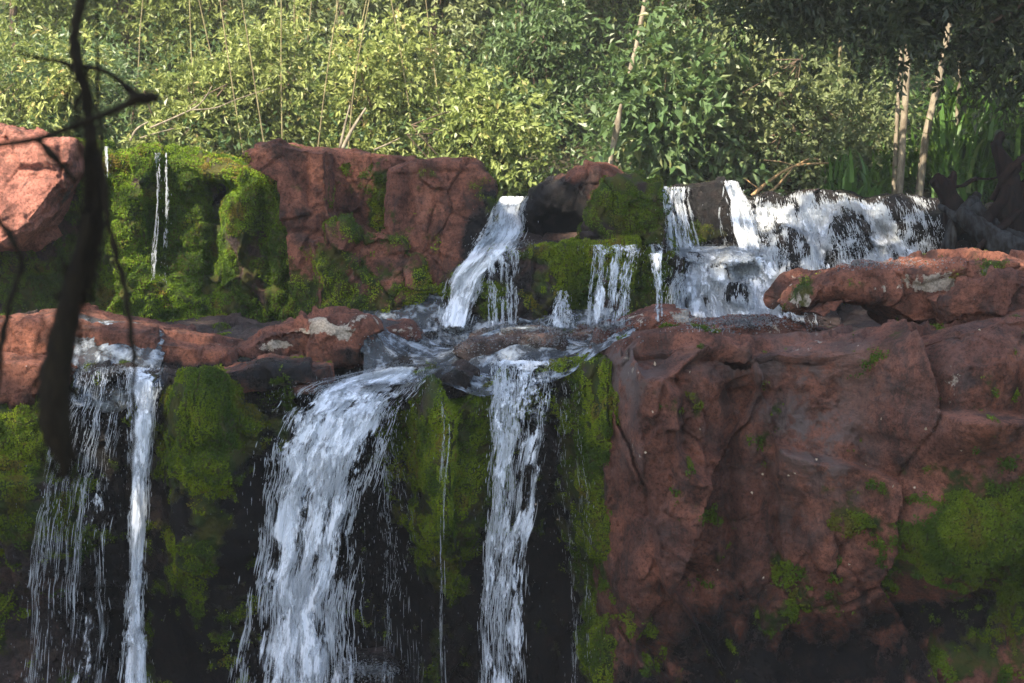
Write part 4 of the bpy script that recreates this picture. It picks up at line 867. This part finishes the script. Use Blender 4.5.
# broken stub
v, f = tube([P(608, 182, 16.75), P(612, 152, 16.8), P(617, 128, 16.75), P(621, 104, 16.7)], [.025, .03, .045, .015], 8, 0, 4); tag(mk('broken_stub', v, f, B_pale), 'broken white wooden stub beside the leaning trunk', 'branch')
# dead branches
def twigs(label, lines, Y, mat, name='dead_branch'):
    ps = []
    for pts, r in lines:
        ps.append(tube([P(p[0], p[1], Y + (p[2] if len(p) > 2 else 0)) for p in pts], np.linspace(r, r * .4, len(pts)), 6, 0, 4))
    v, f = merge(ps); return tag(mk(name, v, f, mat), label, 'branch')
twigs('forked dry tan branch lying above the crest of the right cascade', [([(752, 196), (768, 182), (795, 166), (830, 163)], .025), ([(758, 198), (775, 188), (793, 167)], .022), ([(795, 166), (812, 158), (822, 162)], .014), ([(764, 160, -.1), (782, 162), (795, 166)], .012), ([(744, 178), (755, 186), (762, 190)], .01)], 17.0, bark_material('dry_wood', (.42, .27, .13), (.25, .16, .08)))
twigs('bare pale twigs sticking up from the moss wall crest', [([(128, 146), (136, 130), (148, 122)], .02), ([(150, 128), (180, 115), (200, 104), (212, 86)], .014), ([(190, 110), (215, 108), (235, 100), (270, 88)], .009), ([(140, 138), (160, 132), (176, 128)], .009)], 17.2, B_pale)
twigs('low pale fork leaning at the left foot of the middle forest', [([(342, 150), (352, 130), (366, 108)], .03), ([(340, 148), (345, 125), (350, 105)], .02), ([(374, 150), (392, 142), (400, 138)], .012)], 17.2, B_pale)
# reeds
def reeds(label, px0, px1, Y0, Y1, n, h, name='reed_clump'):
    b = np.array([at((px0 + px1) / 2, (Y0 + Y1) / 2), (Y0 + Y1) / 2, gz((Y0 + Y1) / 2) - .05])
    Y = rng.uniform(Y0, Y1, n); px = rng.uniform(px0, px1, n); base = np.stack([512 * 0 + (px - 512) / F * Y * 1.0, Y, np.array([gz(q) for q in Y]) - .1], -1) - b
    cl = rng.integers(0, max(8, n // 14), n); cc = base[rng.integers(0, n, max(8, n // 14))]; base = cc[cl] * .75 + base * .25
    base[:, 2] += np.where(rng.random(n) < .6, rng.random(n) * h * .7, 0)
    a = rng.uniform(0, 2 * math.pi, n); out = np.stack([np.cos(a), np.sin(a), 0 * a], -1); ln = rng.uniform(.35, 1.0, n) * h * .8; wv = rng.uniform(.016, .042, n)
    s = np.stack([-np.sin(a), np.cos(a), 0 * a], -1); K = 6; t = np.linspace(0, 1, K)
    bend = rng.uniform(.2, .85, n)
    cpt = base[:, None] + out[:, None] * (ln * bend)[:, None, None] * (t ** 1.8)[None, :, None] + np.array([0, 0, 1.])[None, None] * (ln[:, None] * (t[None] - bend[:, None] * .75 * t[None] ** 3))[..., None]
    ww = wv[:, None] * (1 - t[None] ** 2 * .95) * .5 * 1.6
    v = np.stack([cpt + s[:, None] * ww[..., None], cpt - s[:, None] * ww[..., None]], 2).reshape(-1, 3)
    ib = np.arange(n * K * 2).reshape(n, K, 2); f = np.stack([ib[:, :-1, 0], ib[:, :-1, 1], ib[:, 1:, 1], ib[:, 1:, 0]], -1).reshape(-1, 4)
    r = np.repeat(np.clip(rng.normal(.5, .22, n), 0, 1), K - 1)
    o = mk(name, v, f, L_reed, None, True, None, {'rnd': r}); o.location = b; tag(o, label, 'reeds')
reeds('low tuft of reeds behind the crest of the cascade, left of the pale trunks', 815, 880, 16.6, 17.4, 420, .75)
reeds('tall dense green reeds on the bank right of the pale trunks', 925, 1010, 17.0, 18.6, 1500, 1.45)
reeds('green reeds at the right edge above the driftwood', 1000, 1110, 16.8, 18.6, 1500, 1.5)
reeds('short reeds around the foot of the pale trunks', 865, 935, 17.3, 18.2, 700, .8)
def understory():
    n = 90000; Y = rng.uniform(17.2, 30, n); x = rng.uniform(-11, 11, n) * (Y / 25); z = np.array([gz(q) for q in Y]) + rng.random(n) ** 2 * 1.2
    p = np.stack([x, Y, z], -1); d = rand_unit(n); nr = rand_unit(n) + np.array([0, -.3, .8]); l = rng.uniform(.05, .13, n)
    v, f = leaves_mesh(p, d, nr, l, l * .45); o = mk('undergrowth', v, f, L_green, None, False, None, {'rnd': rng.random(n)}); tag(o, kind='stuff', label='tangled low undergrowth on the forest floor', cat='undergrowth')
understory()
# grass fringe on the upper ledge
# dark overhanging tree top right
def shade_tree(label, name, base, trunk, blobs_, n, L, W, lm, r0, clumps=200, tight=.28):
    plant(name, label, 'tree', base, trunk, blobs_, n, L, W, lm, B_brown, r0=r0, clumps=clumps, tight=tight, branches=60)
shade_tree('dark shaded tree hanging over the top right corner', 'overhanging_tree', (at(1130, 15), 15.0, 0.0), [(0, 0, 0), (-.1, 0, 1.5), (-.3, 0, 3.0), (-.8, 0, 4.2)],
           [((-1.9, 0, 2.1), (.7, .6, .45)), ((-1.1, 0, 1.75), (.7, .6, .6)), ((-2.9, .2, 2.3), (.8, .6, .38)), ((-3.9, .4, 2.45), (.8, .6, .3)), ((-1.4, -.2, 3.0), (1.6, 1.0, .7)), ((-3.0, -2.0, 4.2), (1.6, .8, .45)), ((-4.8, -2.0, 4.2), (1.4, .7, .4))], 46000, .10, .045, L_dark, .16, 420, .16)  # the two highest blobs are added out of view to shade the leaves below
# unseen bank trees, crowns placed along the sun direction to shade the cliffs
shade_tree('unseen tall tree added on the near left bank to shade the cliffs, the one closer to the falls', 'bank_shade_tree', (-10.5, 1.5, 0.2), [(0, 0, 0), (.2, -.2, 4), (.6, -.6, 8), (1.0, -1.0, 11)],
           [((3.2, -2.6, 11.2), (3.4, 2.6, 2.2)), ((1.6, .9, 12.4), (2.8, 1.5, 1.1)), ((6.6, 1.4, 12.4), (2.2, 1.2, .8)), ((5.8, -3.0, 11.0), (2.4, 2.4, 1.8))], 52000, .22, .12, L_green, .3, 340, .4)
shade_tree('unseen tall tree added on the near left bank to shade the cliffs, the one farther from the falls', 'bank_shade_tree', (-13.0, -4.5, 0.6), [(0, 0, 0), (.2, .2, 4), (.6, .8, 8), (1.0, 1.4, 10)],
           [((.8, 2.6, 10.4), (3.2, 2.6, 2.4)), ((4.0, 1.5, 9.6), (3.4, 2.4, 2.0)), ((7.6, 1.5, 9.4), (2.8, 2.2, 1.8))], 42000, .22, .12, L_green, .3, 300, .4)

# ------------------------------------------------------------------ driftwood
def wood(name, label, lines, vox, mat, amp=.012, parent=None):
    ps = [tube([P(p[0], p[1], p[2]) for p in pts], rs, 10, 0, 3) for pts, rs in lines]
    v, f = merge(ps); v, f = remesh(v, f, vox, 1); n = vnormals(v, f)
    if ((v - v.mean(0)) * n).sum() < 0: f = f[:, ::-1]; n = -n
    v = v + n * (amp * fbm(v * np.array([14, 14, 5]), 3) + amp * .7 * ridged(v * np.array([22, 22, 4]), 2))[:, None]
    o = mk(name, v, f, mat, parent)
    if label: tag(o, label, 'driftwood')
    return o
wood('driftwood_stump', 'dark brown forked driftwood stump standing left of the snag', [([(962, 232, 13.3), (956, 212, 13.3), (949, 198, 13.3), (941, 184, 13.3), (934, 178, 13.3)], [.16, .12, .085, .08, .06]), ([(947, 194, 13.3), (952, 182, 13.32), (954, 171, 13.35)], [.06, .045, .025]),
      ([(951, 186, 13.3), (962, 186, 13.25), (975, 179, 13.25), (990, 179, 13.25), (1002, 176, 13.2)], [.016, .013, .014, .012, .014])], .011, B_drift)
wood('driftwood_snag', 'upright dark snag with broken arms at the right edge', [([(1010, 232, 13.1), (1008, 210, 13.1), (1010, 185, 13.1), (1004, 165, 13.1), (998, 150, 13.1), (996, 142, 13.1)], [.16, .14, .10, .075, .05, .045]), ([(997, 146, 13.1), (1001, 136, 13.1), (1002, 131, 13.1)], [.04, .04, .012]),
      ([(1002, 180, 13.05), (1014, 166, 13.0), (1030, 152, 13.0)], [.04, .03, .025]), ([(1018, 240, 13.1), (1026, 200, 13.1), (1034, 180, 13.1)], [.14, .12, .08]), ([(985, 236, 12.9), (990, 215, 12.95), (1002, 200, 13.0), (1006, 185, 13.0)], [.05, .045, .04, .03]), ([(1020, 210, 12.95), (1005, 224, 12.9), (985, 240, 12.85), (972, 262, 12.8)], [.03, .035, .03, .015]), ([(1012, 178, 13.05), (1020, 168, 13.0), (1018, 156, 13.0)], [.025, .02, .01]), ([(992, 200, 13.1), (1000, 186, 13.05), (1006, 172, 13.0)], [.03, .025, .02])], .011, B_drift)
wood('driftwood_log', 'bluish grey weathered log slanting down to the right below the stump', [([(945, 262, 13.1), (950, 238, 13.1), (958, 220, 13.15), (970, 205, 13.2), (978, 196, 13.3)], [.06, .065, .06, .055, .04]), ([(958, 212, 13.0), (985, 232, 12.9), (1020, 252, 12.8), (1080, 272, 12.7)], [.07, .09, .11, .13]),
      ([(975, 205, 13.1), (995, 228, 13.0), (1040, 248, 12.95)], [.05, .06, .07]), ([(940, 206, 13.15), (962, 222, 13.0), (990, 246, 12.85), (1010, 262, 12.8)], [.02, .035, .04, .03])], .013, B_driftgrey, .02)

# ------------------------------------------------------------------ foreground hanging branch
def vine(label, lines, name):
    ps = []
    for pts, rs, Y in lines:
        pp = [P(p[0], p[1], Y) for p in pts]; rs = np.array(rs, float); rs = np.where(rs < 5, rs * 1.35, rs); v, f = tube(pp, rs * Y / F, 10, 0, 6)
        v = v + (perlin(v * 28) * .006 + perlin(v * 70) * .003)[:, None] * np.array([1, 1, .4]); ps.append((v, f))
    v, f = merge(ps); return tag(mk(name, v, f, B_black), label, 'branch')
hb = vine('thick dark out of focus branch hanging down on the left', [([(150, -420), (110, -200), (88, -60), (80, 0), (75, 30), (76, 55), (84, 90), (90, 140), (94, 180), (92, 220), (86, 260), (80, 292), (76, 305)], [30, 20, 10, 4.5, 5, 4.5, 5.5, 6.5, 9, 11, 10, 6, 2], 3.2),
      ([(88, 215), (80, 260), (68, 310), (60, 350), (55, 390), (56, 425), (62, 455), (66, 478)], [5, 8, 11, 14, 17, 16, 9, 2], 3.15),
      ([(82, 75), (62, 62), (40, 58), (15, 50)], [3, 2, 1.5, .8], 3.2), ([(86, 66), (105, 72), (125, 86), (142, 99), (154, 97)], [2.5, 2, 2.5, 4, 3], 3.2)], 'hanging_branch')
def fibres(root, lines, n):
    ps = []; Y = 3.17
    for pts, w_ in lines:
        pts = np.array(pts, float); t = rng.random(n) * (len(pts) - 1); i = t.astype(int); f = (t - i)[:, None]
        q = pts[i] * (1 - f) + pts[i + 1] * f; q = P(q[:, 0] + rng.normal(size=n) * w_, q[:, 1], Y) + rng.normal(size=(n, 3)) * np.array([.004, .02, .01]); ps.append(q)
    q = np.vstack(ps); d = rand_unit(len(q)) * .45 + np.array([0, 0, -1.]); d /= np.linalg.norm(d, axis=1)[:, None]
    v, f = leaves_mesh(q, d, rand_unit(len(q)), rng.uniform(.02, .07, len(q)), rng.uniform(.003, .008, len(q)))
    mk('fibres', v, f, B_black, root, False)
fibres(hb, [([(76, 60), (90, 140), (94, 200), (86, 260), (78, 300)], 8), ([(80, 250), (66, 310), (56, 370), (56, 420), (62, 470)], 11)], 500)
vine('thin dark bent twig crossing the hanging branch', [([(-40, 150), (0, 145), (40, 138), (75, 126), (105, 114), (128, 104), (142, 97), (158, 99)], [2.5, 2.2, 2.4, 2.2, 2.5, 3, 4, 2.5], 3.0), ([(36, 140), (55, 158), (76, 182)], [2.6, 3, 2], 3.0)], 'twig')
vine('thin dark vine curling down at the left edge', [([(-60, 140), (-5, 215), (10, 235), (22, 262), (14, 290), (6, 320), (2, 350), (-4, 390)], [2, 2.2, 2.5, 2.6, 2.4, 2.2, 2, 1], 3.0)], 'vine')
vine('slender blurred vine in front of the narrow waterfall strand', [([(96, -160), (97, 60), (104, 180), (112, 240), (124, 280), (131, 330), (134, 380), (133, 440), (130, 500)], [1.2, 1.2, 1.6, 2.2, 2.2, 2, 1.8, 1.5, .6], 3.1)], 'vine')

# ------------------------------------------------------------------ fallen leaves on the red cliff
def litter():
    pts = [(644, 452), (700, 430), (762, 475), (789, 475), (793, 472), (817, 460), (866, 465), (893, 484), (915, 488), (764, 508), (751, 491), (717, 568), (762, 578), (766, 590), (848, 565), (836, 345), (925, 430), (690, 372), (655, 366), (960, 450), (688, 598), (797, 607), (653, 413), (980, 330), (872, 330), (535, 505), (556, 519), (620, 620), (740, 455), (880, 420)]
    q = []
    for (x, y) in pts:
        h = BV.ray_cast(O3, Vector(ray(x, y)).normalized())
        if h[0] is not None: q.append(np.array(h[0]) - np.array([0, .012, 0]))
    q = np.array(q); n = len(q)
    m, t, b = newmat('dry_leaf'); b.inputs['Base Color'].default_value = (.55, .42, .30, 1)
    v, f = leaves_mesh(q, rand_unit(n), rand_unit(n) * .4 + np.array([0, -1., .3]), rng.uniform(.015, .035, n), rng.uniform(.01, .02, n))
    tag(mk('fallen_leaves', v, f, m, None, False), 'tiny pale dry leaves stuck to the red cliff face', 'leaves', kind='stuff')
litter()

# ------------------------------------------------------------------ thin volume box around the whole scene, added to lift the dark tones
def air():
    x0, x1, y0, y1, z0, z1 = -40, 40, -15, 60, -6, 30
    v = [(x, y, z) for x in (x0, x1) for y in (y0, y1) for z in (z0, z1)]
    f = [(0, 1, 3, 2), (4, 6, 7, 5), (0, 4, 5, 1), (2, 3, 7, 6), (0, 2, 6, 4), (1, 5, 7, 3)]
    m = bpy.data.materials.new('lift_air'); m.use_nodes = True; t = m.node_tree; t.nodes.clear()
    out = t.nodes.new('ShaderNodeOutputMaterial'); pv = t.nodes.new('ShaderNodeVolumePrincipled')
    pv.inputs['Color'].default_value = (.98, .96, .93, 1); pv.inputs['Density'].default_value = HAZE
    t.links.new(pv.outputs[0], out.inputs['Volume'])
    tag(mk('lift_haze', np.array(v, float), np.array(f), m, None, False), kind='stuff')
HAZE = .0016
air()
